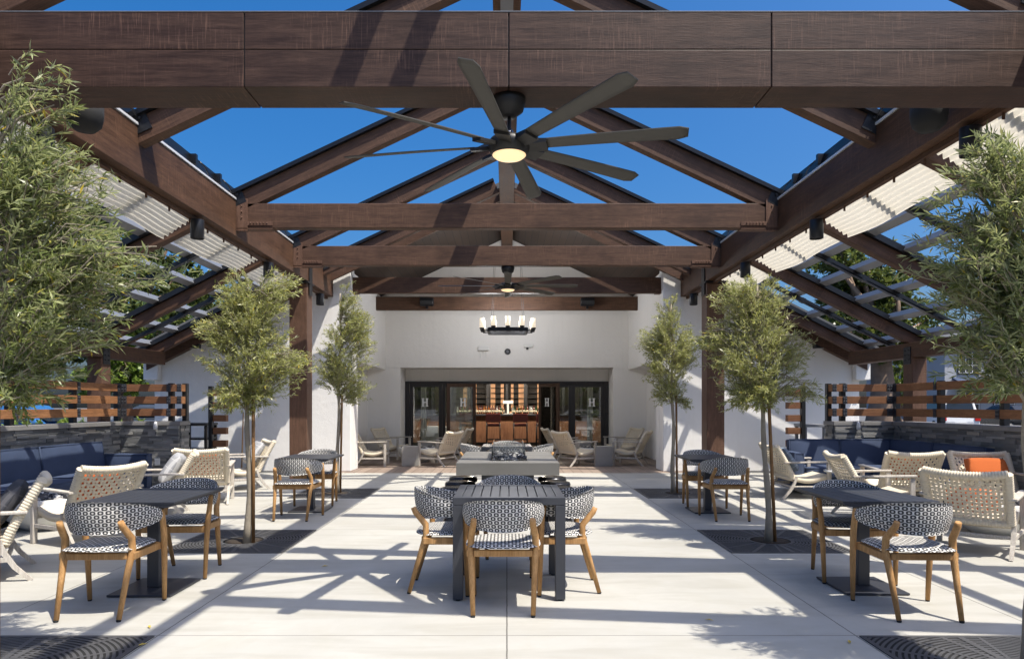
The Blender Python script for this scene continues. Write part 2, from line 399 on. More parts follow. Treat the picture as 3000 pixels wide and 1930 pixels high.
# ------------------------------------------------------------------ pergola
GX0, GX1, GZ0, GZ1 = 3.715, 3.90, 3.727, 4.22
RB, RS = 5.787, .47                # main rafter underside at the ridge, slope
def rz_in(x): return RB - RS*abs(x)
def rz_out(x): return 4.155 - .507*(abs(x)-GX0)
RY = [-.9, 3.1, 4.82, 6.95, 9.44, 11.94, 13.86]
perg = thing('pergola', 'dark stained timber pergola with gabled open roof over the patio', 'pergola')
def beam(name, mat, x0,x1,y0,y1,z0,z1, parent=perg, bevel=.008):
    c = ((x0+x1)/2,(y0+y1)/2,(z0+z1)/2)
    return MB().box(x0-c[0],x1-c[0],y0-c[1],y1-c[1],z0-c[2],z1-c[2]).build(name, mat, parent, loc=c, bevel=bevel)
for s in (-1,1):
    a, b = sorted((s*GX0, s*GX1))
    g = beam('girder', WY, a,b,-2,15.0,GZ0,GZ1)
    def sub(name, mat, mb): return mb.build(name, mat, g, loc=tuple(-v for v in g.location))
    m = MB(); i0,i1 = sorted((s*(GX0-.012), s*(GX0+.10))); m.box(i0,i1,-2,15.0,GZ1+.003,GZ1+.028); sub('flashing', WHITEMETAL, m)
    m = MB(); o0,o1 = sorted((s*(GX0+.07), s*(GX1+.12)))
    m.box(o0,o1,-2,13.8,GZ1+.031,GZ1+.09)
    for k in range(3):
        q0,q1 = sorted((s*(GX0+.075+.012*k), s*(GX0+.105+.012*k))); m.box(q0,q1,-2,13.8,GZ1+.095+.045*k,GZ1+.13+.045*k)
    q0,q1 = sorted((s*(GX0+.107), s*(GX0+.112))); m.box(q0,q1,-2,13.8,GZ1+.09,GZ1+.22)
    for y in (5.9,6.6,8.2,8.9,10.4,11.2,12.6):
        q0,q1 = sorted((s*(GX0+.02), s*(GX0+.16))); m.box(q0,q1,y,y+.05,GZ1+.09,GZ1+.21); m.tube([(s*(GX0+.03),y+.1,GZ1+.16),(s*(GX0-.02),y+.16,GZ1+.10),(s*(GX0-.01),y+.28,GZ1+.05)],.008,5)
    sub('track_rail', RAIL, m)
    m = MB(); o0,o1 = sorted((s*(GX1-.07), s*(GX1-.01))); m.box(o0,o1,5.05,14.9,GZ0-.045,GZ0-.003)
    for k in range(19):
        yy = 5.3+k*.5; m.box(*sorted((s*(GX1-.05), s*(GX1-.03))), yy, yy+.012, GZ0-.10, GZ0-.04)
    sub('curtain_track', WY, m)
    # columns at the house end and at the eave
    c0, c1 = sorted((s*3.72, s*4.05))
    cm = beam('column', WZ, c0,c1,12.70,13.05,0,GZ0-.04, bevel=.012)
    MB().box(c0-.03-cm.location.x,c1+.03-cm.location.x,-.205,.205,GZ0-.037-cm.location.z,GZ0-.004-cm.location.z).build('cap_plate', STEEL, cm)
    m = MB(); m.box(s*3.70-.006 if s>0 else -3.70-.006, s*3.70+.006 if s>0 else -3.70+.006, 12.78, 12.97, GZ0-.25, GZ0+.30)
    m.build('knife_plate', STEEL, cm, loc=tuple(-v for v in cm.location))
    e0, e1 = sorted((s*6.95, s*7.20))
    eb = beam('eave_beam', WY, e0,e1,-2,13.9,2.235,2.49)
    c0, c1 = sorted((s*6.95, s*7.20))
    cm = beam('column', WZ, c0,c1,11.70,11.98,0,2.232, bevel=.012)
    m = MB(); bx = s*(6.95-.008); m.box(bx-.006,bx+.006,11.74,11.94,2.12,2.42)
    for k in range(6):
        m.lathe([(.012,0),(.012,.012),(.006,.018)], 8)
        o = len(m.v)-24
        for q in range(o, len(m.v)):
            x,y,z = m.v[q]; m.v[q] = (bx - s*(z+.004), 11.79+.1*(k%2)+x, 2.2+.08*(k//2)+y)
    m.build('bolt_plate', STEEL, cm, loc=tuple(-v for v in cm.location))
# clad front beam: panels with real gaps between them
fb = thing('clad_beam', 'massive dark brown panelled crossbeam spanning the top of the view', 'beam', (0,4.81,3.57))
segs = [-4.9,-1.788,.012,1.80,4.9]
zs = [0,.253,.51]
for i in range(4):
    x0, x1 = segs[i]+.004, segs[i+1]-.004
    for k in range(2):
        MB().box(-(x1-x0)/2,(x1-x0)/2,-.166,.166,zs[k]+(.004 if k else 0),zs[k+1]).build('panel', PANEL, fb, loc=((x0+x1)/2,0,0), bevel=.004)
MB().box(-4.9,4.9,-.155,.155,.02,.49).build('core', DARKI, fb)
MB().box(-4.9,4.9,-.168,.168,.512,.517).build('cap_flashing', GREYM, fb)
# tie beams with steel hangers
for y, sp in ((9.37,3.715),(11.87,3.715),(14.77,3.715),(17.40,3.45)):
    t = beam('tie_beam', WX, -sp+.004, sp-.004, y, y+.14, 3.84, 4.18)
    if sp > 3.6:
        for s in (-1,1):
            m = MB(); a,b = sorted((s*(sp-.004), s*(sp-.16)))
            m.box(a,b,y-.012,y-.002,3.80,4.24); a,b = sorted((s*(sp-.16), s*(sp-.50))); m.box(a,b,y-.012,y-.002,3.875,3.93)
            a,b = sorted((s*(sp-.004), s*(sp-.50))); m.box(a,b,y-.012,y+.15,3.826,3.837)
            for k in range(9):
                m.lathe([(.010,0),(.010,.010),(.003,.013)], 8); o = len(m.v)-24
                px, pz = (s*(sp-.20-.045*k), 3.905) if k < 6 else (s*(sp-.08), 3.98+.08*(k-6))
                for q in range(o,len(m.v)):
                    X,Y,Z = m.v[q]; m.v[q] = (px+X, y-.012-Z, pz+Y)
            m.build('hanger', WZ, t, loc=tuple(-v for v in t.location))
MB().box(-.153,.153,-2.1,9.2,0,.26).build('ridge_beam', WY, perg, loc=(0,6.4,RB-.03), bevel=.008)
for s in (-1,1): MB().box(-.035,.035,-9.2,-2.11,0,.26).build('ridge_shadow_plank', WY, perg, loc=(s*.20,6.4,RB-.03), bevel=.008)  # unseen ridge end, split into added planks to cast paired shadows on the crossbeam
MB().box(-.07,.07,-2.1,4,-.012,-.002).build('ridge_conduit', GREYM, perg, loc=(0,6.4,RB-.032))
# rafters
def rafter(y, s, inner, wd=.14):
    if inner: xa, za, xb = .155, rz_in(.155), 3.86; sl = RS; th = .267
    else: xa, za, xb = GX1+.005, rz_out(GX1), 7.30; sl = .507; th = .195
    an = math.atan(sl); L = (xb-xa)/math.cos(an); tp = th*math.cos(an)
    o = MB().box(0,L,-wd/2,wd/2,0,tp).build('rafter', WX, perg, loc=(s*xa, y, za), rot=(0, an, 0) if s>0 else (0, PI-an, 0), bevel=.006)
    f = 1 if s>0 else -1
    rt = .055 if inner else .085
    z0, z1 = (tp+.003, tp+rt) if s>0 else (0, 0)
    if s < 0:   # rotated past vertical: the local box hangs the other way
        for v in o.data.vertices: v.co.z = -v.co.z
        o.data.flip_normals(); z0, z1 = -tp-rt, -tp-.003
    m = MB(); m.box(0,L,-wd/2-.035,wd/2+.035,z0,z1); m.box(0,L,-wd/2-.055,-wd/2-.037,min(z0,z1)+(.0 if s<0 else -.0),max(z0,z1))
    m.build('glazing_rail', RAIL, o)
    if inner and y > 4:
        m = MB(); zz = sorted((f*tp*.35, f*tp*1.25))
        for q in (-1,1):
            m.box(L-.36,L-.06, q*(wd/2+.008)-.006, q*(wd/2+.008)+.006, zz[0], zz[1])
            for k in range(2):
                m.tube([(L-.29+.14*k, q*(wd/2+.01), f*tp*(.9-.3*k)), (L-.29+.14*k, q*(wd/2+.04), f*tp*(.9-.3*k))], .016, 6)
        m.box(L-.12,L+.02,-wd/2-.02,wd/2+.02, *sorted((f*tp*1.05, f*tp*1.75)))
        m.build('bracket', STEEL, o)
    return o
for y in RY:
    for s in (-1,1):
        rafter(y, s, True); rafter(y, s, False)
for s in (-1,1):
    for x in (5.0,5.49,6.10,6.69,7.24):
        z = rz_out(x)+.225
        m = MB(); m.box(-.065,.065,-8,7.9,-.05,.05)
        m.build('purlin', GREYM, perg, loc=(s*x, 6.0, z+.06), rot=(0, s*math.atan(.507), 0), bevel=.005)
    for y in (5.9,8.2,10.69,12.9):
        xa, xb = 4.0, 7.32; an = math.atan(.507); L = (xb-xa)/math.cos(an)
        m = MB(); m.box(0,L,-.035,.035,-.04,.03); m.box(0,L,-.05,-.037,-.02,.03); m.box(0,L,.037,.05,-.02,.03)
        for k in range(6):
            m.box(.5+k*.62,.58+k*.62,-.055,.055,-.045,.035)
        m.build('glazing_bar', RAIL, perg, loc=(s*xa, y, rz_out(xa)+.19), rot=(0, an if s>0 else PI-an, 0))

# shade cloths gathered beside the girders
bays = [(5.0,6.85),(7.05,9.34),(9.54,11.84),(12.04,13.75)]
wd = ['nearest the big crossbeam','second along from the big crossbeam','third along from the big crossbeam','farthest, next to the house']
for s in (-1,1):
    for i, (y0,y1) in enumerate(bays):
        rnd = random.Random(i*3+s)
        ph = rnd.random()*6
        def cl(u, v, y0=y0, y1=y1, s=s, ph=ph):
            x = 3.93 + u*.76
            z = rz_out(x) + .10 + .022*math.sin(u*2*PI*13) + .02*math.sin(v*5+ph)*u*u - .05*u*u
            e = .03*math.sin(u*PI*10)**2
            return (s*(x+.02*u*math.sin(v*9+ph)), y0+e+(y1-y0-2*e)*v, z)
        o = MB().grid(cl, 100, 14).build('shade_cloth', SHADE)
        tag(o, f'pleated cream shade cloth under the {"left" if s<0 else "right"} lean-to roof, {wd[i]}', 'shade cloth', 'retracted shade cloths')

# ------------------------------------------------------------------ building
bld = thing('building', 'white stucco building with gabled porch behind the patio', 'building', (0,14.6,0))
def bpart(name, mat, m, bevel=0): return m.build(name, mat, bld, loc=(0,-14.6,0), bevel=bevel)
for s in (-1,1):
    poly = [(s*3.34,0),(s*7.39,0),(s*7.39,rz_out(7.39)+.1),(s*3.715,rz_out(3.715)+.12),(s*3.34,rz_in(3.34)+.2)]
    bpart('wall', STUCCO, MB().prism(poly, 14.6, 14.95), .015)
    m = MB(); a,b = sorted((s*7.39, s*7.70)); m.box(a,b,14.45,17,1.95,2.35); a,b = sorted((s*7.392, s*7.55)); m.box(a,b,14.62,17,0,1.948)
    bpart('wall_return', STUCCO, m, .015)
    # porch side: upper box, low alcove
    a,b = sorted((s*3.34, s*4.2)); bpart('wall', STUCCO, MB().box(a,b,14.955,18.8,2.39,4.30), .015)
    a,b = sorted((s*3.34, s*3.84)); bpart('wall', STUCCO, MB().box(a,b,14.955,15.30,0,2.387), .01)
    a,b = sorted((s*3.84, s*4.1)); bpart('wall', STUCCO, MB().box(a,b,15.302,18.8,0,2.387))
    a,b = sorted((s*2.93, s*4.1)); bpart('wall', STUCCO, MB().box(a,b,18.803,19.7,0,2.45), .01)
    # side wings of the house
    a,b = sorted((s*4.2, s*7.39)); bpart('wall', STUCCO, MB().box(a,b,18.9,19.2,0,2.6))
gp = [(-4.1,2.452),(4.1,2.452),(4.1,rz_in(4.1)+.25),(0,RB+.25),(-4.1,rz_in(4.1)+.25)]
bpart('gable_wall', STUCCO, MB().prism(gp, 18.803, 19.9))
bpart('door_wall', STUCCO, MB().box(-2.928,2.928,19.70,19.898,2.105,2.451))
for s in (-1,1):
    # vaulted porch ceiling of dark boards and the roof covering over it
    an = math.atan(RS); L = 3.95/math.cos(an)
    def slab(name, mat, dz, th, y0, y1, xa, xb, sl, za, s=s):
        m = MB(); p = [(s*xa, za(xa)+dz), (s*xb, za(xb)+dz), (s*xb, za(xb)+dz+th), (s*xa, za(xa)+dz+th)]
        bpart(name, mat, m.prism(p, y0, y1))
    slab('porch_ceiling', SOFFIT, .27, .04, 14.52, 18.8, .0 if s>0 else .001, 4.05, RS, rz_in)
    slab('roof', ASPH, .312, .12, 14.50, 24, 0 if s>0 else .001, 4.1, RS, rz_in)
    slab('roof', ASPH, .30, .14, 14.02, 24, 4.102, 7.75, .507, rz_out)
    slab('fascia', WX, .0, .26, 14.40, 14.49, .16, 3.715, RS, rz_in)
    slab('rake_board', WX, -.02, .26, 14.42, 14.58, 3.95, 7.62, .507, rz_out)
MB().box(-.15,.15,15.7-14.6,18.79-14.6,RB-.05,RB+.3).build('vault_ridge', WY, bld)
# interior room shell
m = MB(); m.box(-6.2,6.2,27.5,27.7,0,3); m.box(-6.2,-6,19.9,27.5,0,3); m.box(6,6.2,19.9,27.5,0,3); m.box(-6.2,6.2,19.9,27.5,2.6,2.75)
m.box(-6.2,-2.93,19.75,19.9,0,3); m.box(2.93,6.2,19.75,19.9,0,3)
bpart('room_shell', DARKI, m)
# door frame and glazed doors
m = MB()
m.box(-2.925,-2.80,19.62,19.72,0,2.10); m.box(2.80,2.925,19.62,19.72,0,2.10); m.box(-2.798,2.798,19.62,19.72,2.03,2.10); m.box(-2.798,2.798,19.62,19.72,0.003,.03)
bpart('door_frame', DARKF, m, .006)
def letter_h(mb, cx, cz, h, t=.01, y=-.03):
    w_ = h*.72; st = w_*.27
    for q in (-1,1):
        mb.box(cx+q*w_/2-(st if q>0 else 0), cx+q*w_/2+(0 if q>0 else st), y-t, y, cz-h/2, cz+h/2)
        for e in (-1,1):
            mb.box(cx+q*w_/2-(st*1.35 if q>0 else .35*st), cx+q*w_/2+(.35*st if q>0 else st*1.35), y-t-.001, y+.001, cz+e*h/2-.012, cz+e*h/2+.012)
    mb.box(cx-w_/2+st, cx+w_/2-st, y-t, y, cz-.018, cz+.018)
def door_leaf(hx, hy, wd_, rz, mat, hz=2.03, handle=False, letter=True, lx=.5):
    d = MB()
    st = .095
    d.box(0,st,-.025,.025,.03,hz); d.box(wd_-st,wd_,-.025,.025,.03,hz); d.box(st,wd_-st,-.025,.025,hz-st,hz); d.box(st,wd_-st,-.025,.025,.03,.22)
    o = d.build('door', mat, bld, loc=(hx, hy-14.6, 0), rot=(0,0,rz), bevel=.004)
    MB().box(st,wd_-st,-.006,.006,.22,hz-st).build('glass', DGLASS, o)
    if letter:
        m = MB(); letter_h(m, wd_*lx, 1.50, .215, .004, -.012); m.build('lettering', LETTER, o)
    if handle:
        m = MB(); m.box(wd_-.07,wd_-.03,-.035,-.026,.9,1.12); m.box(wd_-.065,wd_-.035,-.07,-.036,.99,1.01); m.box(wd_-.18,wd_-.035,-.085,-.07,.99,1.01)
        m.build('handle', STEEL, o)
    return o
door_leaf(-2.795,19.67,.93,0,DARKF,lx=.47); door_leaf(-1.86,19.67,.93,0,DARKF,letter=False)
door_leaf(1.87,19.67,.93,0,DARKF,lx=.62); door_leaf(.94,19.67,.93,0,DARKF,letter=False)
door_leaf(-1.70,19.28,.90,math.atan2(.40,.79),DOORW,handle=True,lx=.55)
door_leaf(.93,19.68,.90,math.atan2(-.74,.52),DOORW,lx=.42)
# grey fittings on the wall above the doors
m = MB(); m.box(-.78,-.50,18.70,18.80,2.92,3.03); m.box(-.74,-.72,18.77,18.80,2.72,2.92); m.box(-.58,-.56,18.77,18.80,2.72,2.92); m.tube([(-.65,18.74,2.9),(-.63,18.72,2.86),(-.66,18.72,2.84)],.012,6)
tag(m.build('junction_box', WHITEP, bevel=.006), 'white junction box with conduits on the wall left of the round speaker', 'electrical box')
sp = thing('round_speaker', 'small black round speaker on the white wall under the chandelier', 'speaker', (.02,18.8,2.89))
def ydisc(mb, prof, n=20, c=(0,0,0)):
    o = len(mb.v); mb.lathe(prof, n)
    for q in range(o, len(mb.v)):
        x,y,z = mb.v[q]; mb.v[q] = (c[0]+x, c[1]-z, c[2]+y)
m = MB(); ydisc(m, [(.085,0),(.085,.02),(.07,.03),(.055,.015)]); m.build('rim', STEEL, sp)
m = MB(); ydisc(m, [(.054,.012),(.03,.016),(.02,.03),(.001,.035)]); m.build('cone', GREYM, sp)
sc = thing('security_camera', 'white security camera on the wall right of the round speaker', 'camera', (.62,18.8,3.0))
MB().box(-.16,.10,-.07,0,0,.09).build('housing', WHITEP, sc, bevel=.02)
MB().lathe([(.03,-.05),(.035,0)],12,(-.06,-.04)).build('lens', STEEL, sc)
for s in (-1,1):
    wl = thing('wall_light', f'black box wall light high on the {"left" if s<0 else "right"} end of the white facade', 'wall light', (s*6.66,14.58,2.62), 0, 'facade downlights')
    m = MB(); m.prism([(-.15,0),(-.02,0),(0,.15),(-.15,.15)] , -.14, .14, 'x')
    for q in range(len(m.v)): m.v[q] = (m.v[q][0], m.v[q][1]+.0, m.v[q][2])
    m.build('housing', STEEL, wl, bevel=.006)
    MB().box(-.09,.09,-.12,-.05,-.008,-.002).build('diffuser', WHITEP, wl)

# ------------------------------------------------------------------ fixtures hanging from the beams
def make_fan():
    t = thing('ceiling_fan', '', 'ceiling fan')
    # origin at the underside of the beam
    MB().lathe([(.001,0),(.115,0),(.115,-.03),(.10,-.09),(.055,-.125),(.05,-.135),(.001,-.135)],28).build('canopy', BRONZE, t)
    MB().tube([(0,0,-.13),(0,0,-.31)], .013, 10).build('rod', BRONZE, t)
    MB().lathe([(.02,-.22),(.03,-.24),(.03,-.26),(.075,-.27),(.08,-.29)],24).build('collar', CHROME, t)
    MB().lathe([(.001,-.272),(.09,-.275),(.13,-.29),(.15,-.315),(.15,-.345),(.135,-.385),(.125,-.40),(.121,-.40)],32).build('motor', BRONZE, t)
    MB().lathe([(.119,-.385),(.118,-.402),(.10,-.417),(.06,-.428),(.001,-.432)],32).build('lamp', LAMP, t)
    for k in range(8):
        a = R(-101+45*k)
        def bl(u, v):
            r = .24 + u*.985; wdt = (.098 + .03*u)*(1 - max(0,(u-.95)/.05)**2*.35)
            y = (v-.5)*wdt; z = -.33 - y*math.tan(R(15)) + .004*math.sin(u*3)
            return Vector((r, y, z))
        m = MB(); m.grid(lambda u,v: bl(u,v), 16, 4); m.grid(lambda u,v: bl(u,v)+Vector((0,0,-.006)), 16, 4)
        n = 17*5
        ring = [j*17 for j in range(5)] + [4*17+i for i in range(1,17)] + [j*17+16 for j in range(3,-1,-1)] + [i for i in range(15,0,-1)]
        for i in range(len(ring)):
            p, q = ring[i], ring[(i+1)%len(ring)]
            m.f.append([p,q,q+n,p+n]); m.sm.append(False); m.uv.append(None); m.mi.append(0)
        b = m.build('blade', BLADE, t, rot=(0,0,a))
        h = MB(); h.add([(.11,-.04,-.30),(.27,-.055,-.32),(.27,.055,-.35),(.11,.04,-.34),(.11,-.04,-.345),(.27,-.055,-.345),(.27,.055,-.37),(.11,.04,-.37)],
                  [(0,1,2,3),(4,7,6,5),(0,4,5,1),(1,5,6,2),(2,6,7,3),(3,7,4,0)])
        h.build('blade_arm', BRONZE, b)
    return t
place([(.016,4.81,3.568,0,'large eight blade ceiling fan under the panelled front crossbeam'),
       (.016,12.00,3.838,R(11),'far ceiling fan hanging in front of the chandelier')], make_fan, 'dark ceiling fans with lit lamps')

def make_can():
    t = thing('downlight', '', 'downlight')
    MB().lathe([(.078,0),(.080,-.005),(.080,-.225),(.076,-.23),(.072,-.212)],28).build('cylinder', STEEL, t)
    MB().lathe([(.072,-.21),(.001,-.20)],28).build('lens', mat_simple('frosted_lens',(.5,.5,.5),.4), t)
    return t
dl = []
for y, wd_ in ((5.83*.96,'closest to the camera'),(8.38,'between the near and middle bays'),(10.88,'above the mid olive'),(13.9,'closest to the house')):
    for s in (-1,1):
        dl.append((s*3.80, y, GZ0-.046 if y>5 else GZ0, 0, f'black cylinder downlight under the {"left" if s<0 else "right"} long girder, {wd_}'))
place(dl, make_can, 'cylinder downlights under the long girders')

def make_barrel():
    t = thing('beam_speaker', '', 'speaker')
    m = MB(); n = 10
    poly = [(-.12,.20),(-.12,.05)] + [(-.12+.14*math.cos(PI+PI/2*0) , .05)]*0
    poly = [(0,.20),(-.16,.20),(-.19,.12),(-.17,.04),(-.10,0),(0,0)]
    m.prism(poly, -.17, .17, 'x'); m.build('cabinet', STEEL, t, bevel=.012)
    m = MB(); m.box(-.03,.03,-.08,-.03,-.07,.0); m.build('mount', RAIL, t)
    return t
place([(-2.03,17.395,3.93,0,'black speaker on the dark far beam, left of the chandelier'),
       (2.04,17.395,3.93,0,'black speaker on the dark far beam, right of the chandelier')], make_barrel, 'speakers on the far beam')
def make_dome():
    t = thing('dome_speaker', '', 'speaker')
    MB().lathe([(.001,-.02),(.08,-.016),(.125,.03),(.14,.10),(.14,.2),(.001,.2)],24).build('dome', RUBBER, t)
    MB().box(-.03,.03,-.03,.03,.2,.3).build('mount', STEEL, t)
    return t
place([(-3.50,5.66,3.70,0,'black dome speaker hung in the left corner behind the front crossbeam'),
       (3.50,5.66,3.70,0,'black dome speaker hung in the right corner behind the front crossbeam')], make_dome, 'dome speakers behind the front crossbeam')

ch = thing('chandelier', 'black square chandelier with candle shaped glass shades hung in the porch', 'chandelier', (.02,16.3,3.18))
m = MB(); h = .445
for q in (-1,1):
    m.box(-h,h,q*h-.03,q*h+.03,-.045,.045); m.box(q*h-.03,q*h+.03,-h+.031,h-.031,-.044,.044)
m.build('frame', STEEL, ch, bevel=.004)
pos = [(-.33,-h),(0,-h),(.33,-h),(-.33,h),(0,h),(.33,h)] + [(q*.60,y) for q in (-1,1) for y in (-.33,0,.33)]
m = MB()
for x, y in pos[6:]: m.box(min(x,math.copysign(h,x)),max(x,math.copysign(h,x)),y-.012,y+.012,-.012,.012)
m.build('arm', STEEL, ch)
for x, y in pos:
    b = 0.047 if abs(x) < .5 else .013
    c = MB().lathe([(.001,b),(.045,b),(.06,b+.012),(.06,b+.035),(.001,b+.035)],16,(x,y)).build('candle_cup', STEEL, ch)
    MB().lathe([(.055,b+.036),(.055,b+.255),(.048,b+.255)],18,(x,y)).build('shade', CANDLE, c)
m = MB()
for x in (-.40,-.36,.36,.40): m.tube([(x,0,.045),(x*.8,0,1.9)], .004, 5)
m.build('cable', STEEL, ch)
for q in (-1,1):
    for y in (-.3,.3):
        ld = bpy.data.lights.new('candle_light', 'POINT'); ld.energy = 23; ld.color = (.98,.985,1); ld.shadow_soft_size = .25
        lo = bpy.data.objects.new('candle_light', ld); COL.objects.link(lo); lo.parent = ch; lo.location = (q*.42,y,.42)

# ------------------------------------------------------------------ slate walls with timber screens
def slate_face(mb, L, H, rnd, depth=.05):
    """courses of split stones on the plane y=0 facing -y, x from 0 to L"""
    z = 0
    while z < H-.01:
        h = min(rnd.choice((.030,.038,.045,.055)), H-z)
        x = -rnd.random()*.3
        while x < L:
            l = rnd.uniform(.12,.42); a, b = max(0,x), min(L,x+l)
            if b-a > .01:
                d = rnd.uniform(0,.024)
                mb.box(a+.0015,b-.0015,-d-.01,.02,z+.001,z+h-.001)
            x += l
        z += h
FX, FY, TX = 6.62, 11.68, 5.60
for s in (-1,1):
    side = 'left' if s<0 else 'right'
    w_ = thing('slate_wall', f'low dark split slate wall with stone cap on the {side} side of the patio', 'wall', (s*FX,FY,0))
    rnd = random.Random(11+s)
    m = MB(); slate_face(m, 13.5, 1.066, rnd)
    if s < 0: M = Matrix(((0,-1,0,0),(-1,0,0,0),(0,0,1,0),(0,0,0,1)))     # faces +x, runs towards the camera
    else:     M = Matrix(((0,1,0,0),(-1,0,0,0),(0,0,1,0),(0,0,0,1)))
    m.v = [tuple(M @ Vector(p)) for p in m.v]
    m.build('long_face', SLATE, w_)
    m = MB(); slate_face(m, FX-TX, 1.066, rnd)
    m.v = [(p[0] if s<0 else p[0]-(FX-TX), p[1]-.012, p[2]) for p in m.v]; m.build('return_face', SLATE, w_)
    m = MB(); slate_face(m, .30, 1.066, rnd)
    m.v = [((FX-TX)+p[1]*-1 if s<0 else -(FX-TX)+p[1], p[0]+.01, p[2]) for p in m.v]; m.build('end_face', SLATE, w_)
    m = MB(); a,b = sorted((s*.03, s*.33)); m.box(a,b,-13.5,.33,0,1.065); a,b = sorted((-s*(FX-TX)+s*.02, s*.03)); m.box(a,b,.02,.31,0,1.065)
    m.build('core', DARKI, w_)
    m = MB(); a,b = sorted((-s*.05, s*.36))
    for k in range(18): m.box(a,b,-13.5+k*.75+.002,-13.5+(k+1)*.75-.002,1.068,1.136)
    a,b = sorted((-s*(FX-TX)-s*.03, -s*.052)); m.box(a,(a+b)/2-.002,-.05,.34,1.068,1.136); m.box((a+b)/2+.002,b,-.05,.34,1.068,1.136)
    m.build('cap', CAP, w_, bevel=.006)
    f = thing('board_screen', f'three board timber screen with black posts standing on the {side} slate wall', 'fence', (s*FX,FY,1.137))
    zz = [(.09,.215),(.302,.426),(.511,.634)]
    for z0, z1 in zz:
        a,b = sorted((s*.015, s*.065))
        MB().box(a,b,-13.4,.10,z0,z1).build('board', WFY, f, bevel=.004)
        a,b = sorted((-s*(FX-TX), s*.012)); MB().box(a,b,.03,.08,z0,z1).build('board', WF, f, bevel=.004)
        a,b = sorted((-s*(FX-TX), -s*(FX-TX-.05))); MB().box(a,b,.083,.24,z0,z1).build('board', WFY, f, bevel=.004)
    posts = [(s*.11,.11)] + [(s*.11,-1.1-1.35*k) for k in range(9)] + [(-s*(FX-TX-.20),.13),(-s*(FX-TX-.02),.26)]
    for k, (px, py) in enumerate(posts):
        p = MB().box(px-.04,px+.04,py-.045,py+.045,0,.655).build('post', STEEL, f, bevel=.003)
        for z0, z1 in zz:
            m = MB()
            if k == 0:
                a,b = sorted((s*.008,s*.0135)); m.box(a,b,-.05,.04,z0-.006,z1+.006); a,b = sorted((-s*.10,s*.0)); m.box(a,b,.022,.028,z0-.006,z1+.006)
                cs = [('y', s*.006, -.02), ('x', -s*.03, .02), ('x', -s*.075, .02)]
            elif px*s > 0:
                a,b = sorted((s*.006,s*.0135)); m.box(a,b,py-.035,py+.035,z0-.006,z1+.006); cs = [('y', s*.005, py-.017),('y', s*.005, py+.017)]
            else:
                m.box(px-.035,px+.035,.021,.028,z0-.006,z1+.006); cs = [('x', px-.017, .02),('x', px+.017, .02)]
            for ax, u_, v_ in cs:
                for dz in (.3,.75):
                    zc = z0+(z1-z0)*dz; o = len(m.v); m.lathe([(.009,0),(.009,.008),(.002,.011)],8)
                    for q in range(o,len(m.v)):
                        X,Y,Z = m.v[q]
                        m.v[q] = (u_-s*Z, v_+X, zc+Y) if ax == 'y' else (u_+X, v_-Z, zc+Y)
            m.build('strap', CHAR, p)
    # stub of slatted gate jamb by the house
    j = thing('slatted_jamb', f'slatted timber gate jamb between the {side} slate wall and the house', 'gate', (s*5.72,13.2,0))
    MB().box(-.035 if s<0 else -.035, .035, -.05,.05,0,1.78).build('post', STEEL, j)
    for k in range(7):
        a,b = (.045,.30) if s<0 else (-.30,-.045)
        bo = MB().box(a,b,-.03,.09,.12+k*.245,.12+k*.245+.125).build('board', WF, j, bevel=.004)
    it = thing('wall_tap', f'small pale metal lamp fitting on the {side} slate wall return', 'wall lamp', (s*5.97,FY-.035,1.0))
    MB().lathe([(.001,0),(.03,.0),(.035,.05),(.028,.09),(.03,.1),(.012,.13),(.001,.14)],14,(0,-.05)).build('body', WHITEMETAL, it)
    MB().box(-.012,.012,-.06,.01,.1,.13).build('arm', WHITEMETAL, it)
o = MB().box(-.045,.045,-.02,.0,-.06,.06).build('power_outlet', WHITEP, loc=(-5.95,FY-.05,.45), bevel=.006)
tag(o, 'white outlet box on the left slate wall return', 'outlet')
# black service bin and cart seen through the gaps
b = thing('service_cart', 'black service cart with open shelf beside the left slatted jamb', 'cart', (-6.3,13.9,0))
m = MB(); m.box(-.3,.3,-.25,.25,.06,.55); m.build('cabinet', BLACKP, b, bevel=.02)
m = MB()
for x in (-.27,.27):
    for y in (-.22,.22): m.box(x-.03,x+.03,y-.03,y+.03,.55,1.0)
m.box(-.3,.3,-.25,.25,.72,.76); m.build('frame', BLACKP, b, bevel=.01)
MB().box(-.32,.32,-.27,.27,1.0,1.06).build('lid', BLACKP, b, bevel=.03)
b = thing('wicker_stand', 'low grey outdoor stand by the right slatted jamb', 'stand', (6.2,13.75,0))
MB().box(-.32,.32,-.25,.25,.98,1.04).build('top', GREYM, b, bevel=.01)
for x in (-.28,.28):
    for y in (-.2,.2): MB().box(x-.03,x+.03,y-.03,y+.03,0,.98).build('leg', GREYM, b, bevel=.01)
MB().box(-.26,.26,-.18,.2,.1,.7).build('bin', BLACKP, b, bevel=.01)
tag(MB().tube([(0,0,0),(-.06,.25,1.25)], .013, 8).build('wooden_pole', TEAK, loc=(-5.52,14.2,0)), 'thin wooden pole leaning on the white wall by the left jamb', 'pole')

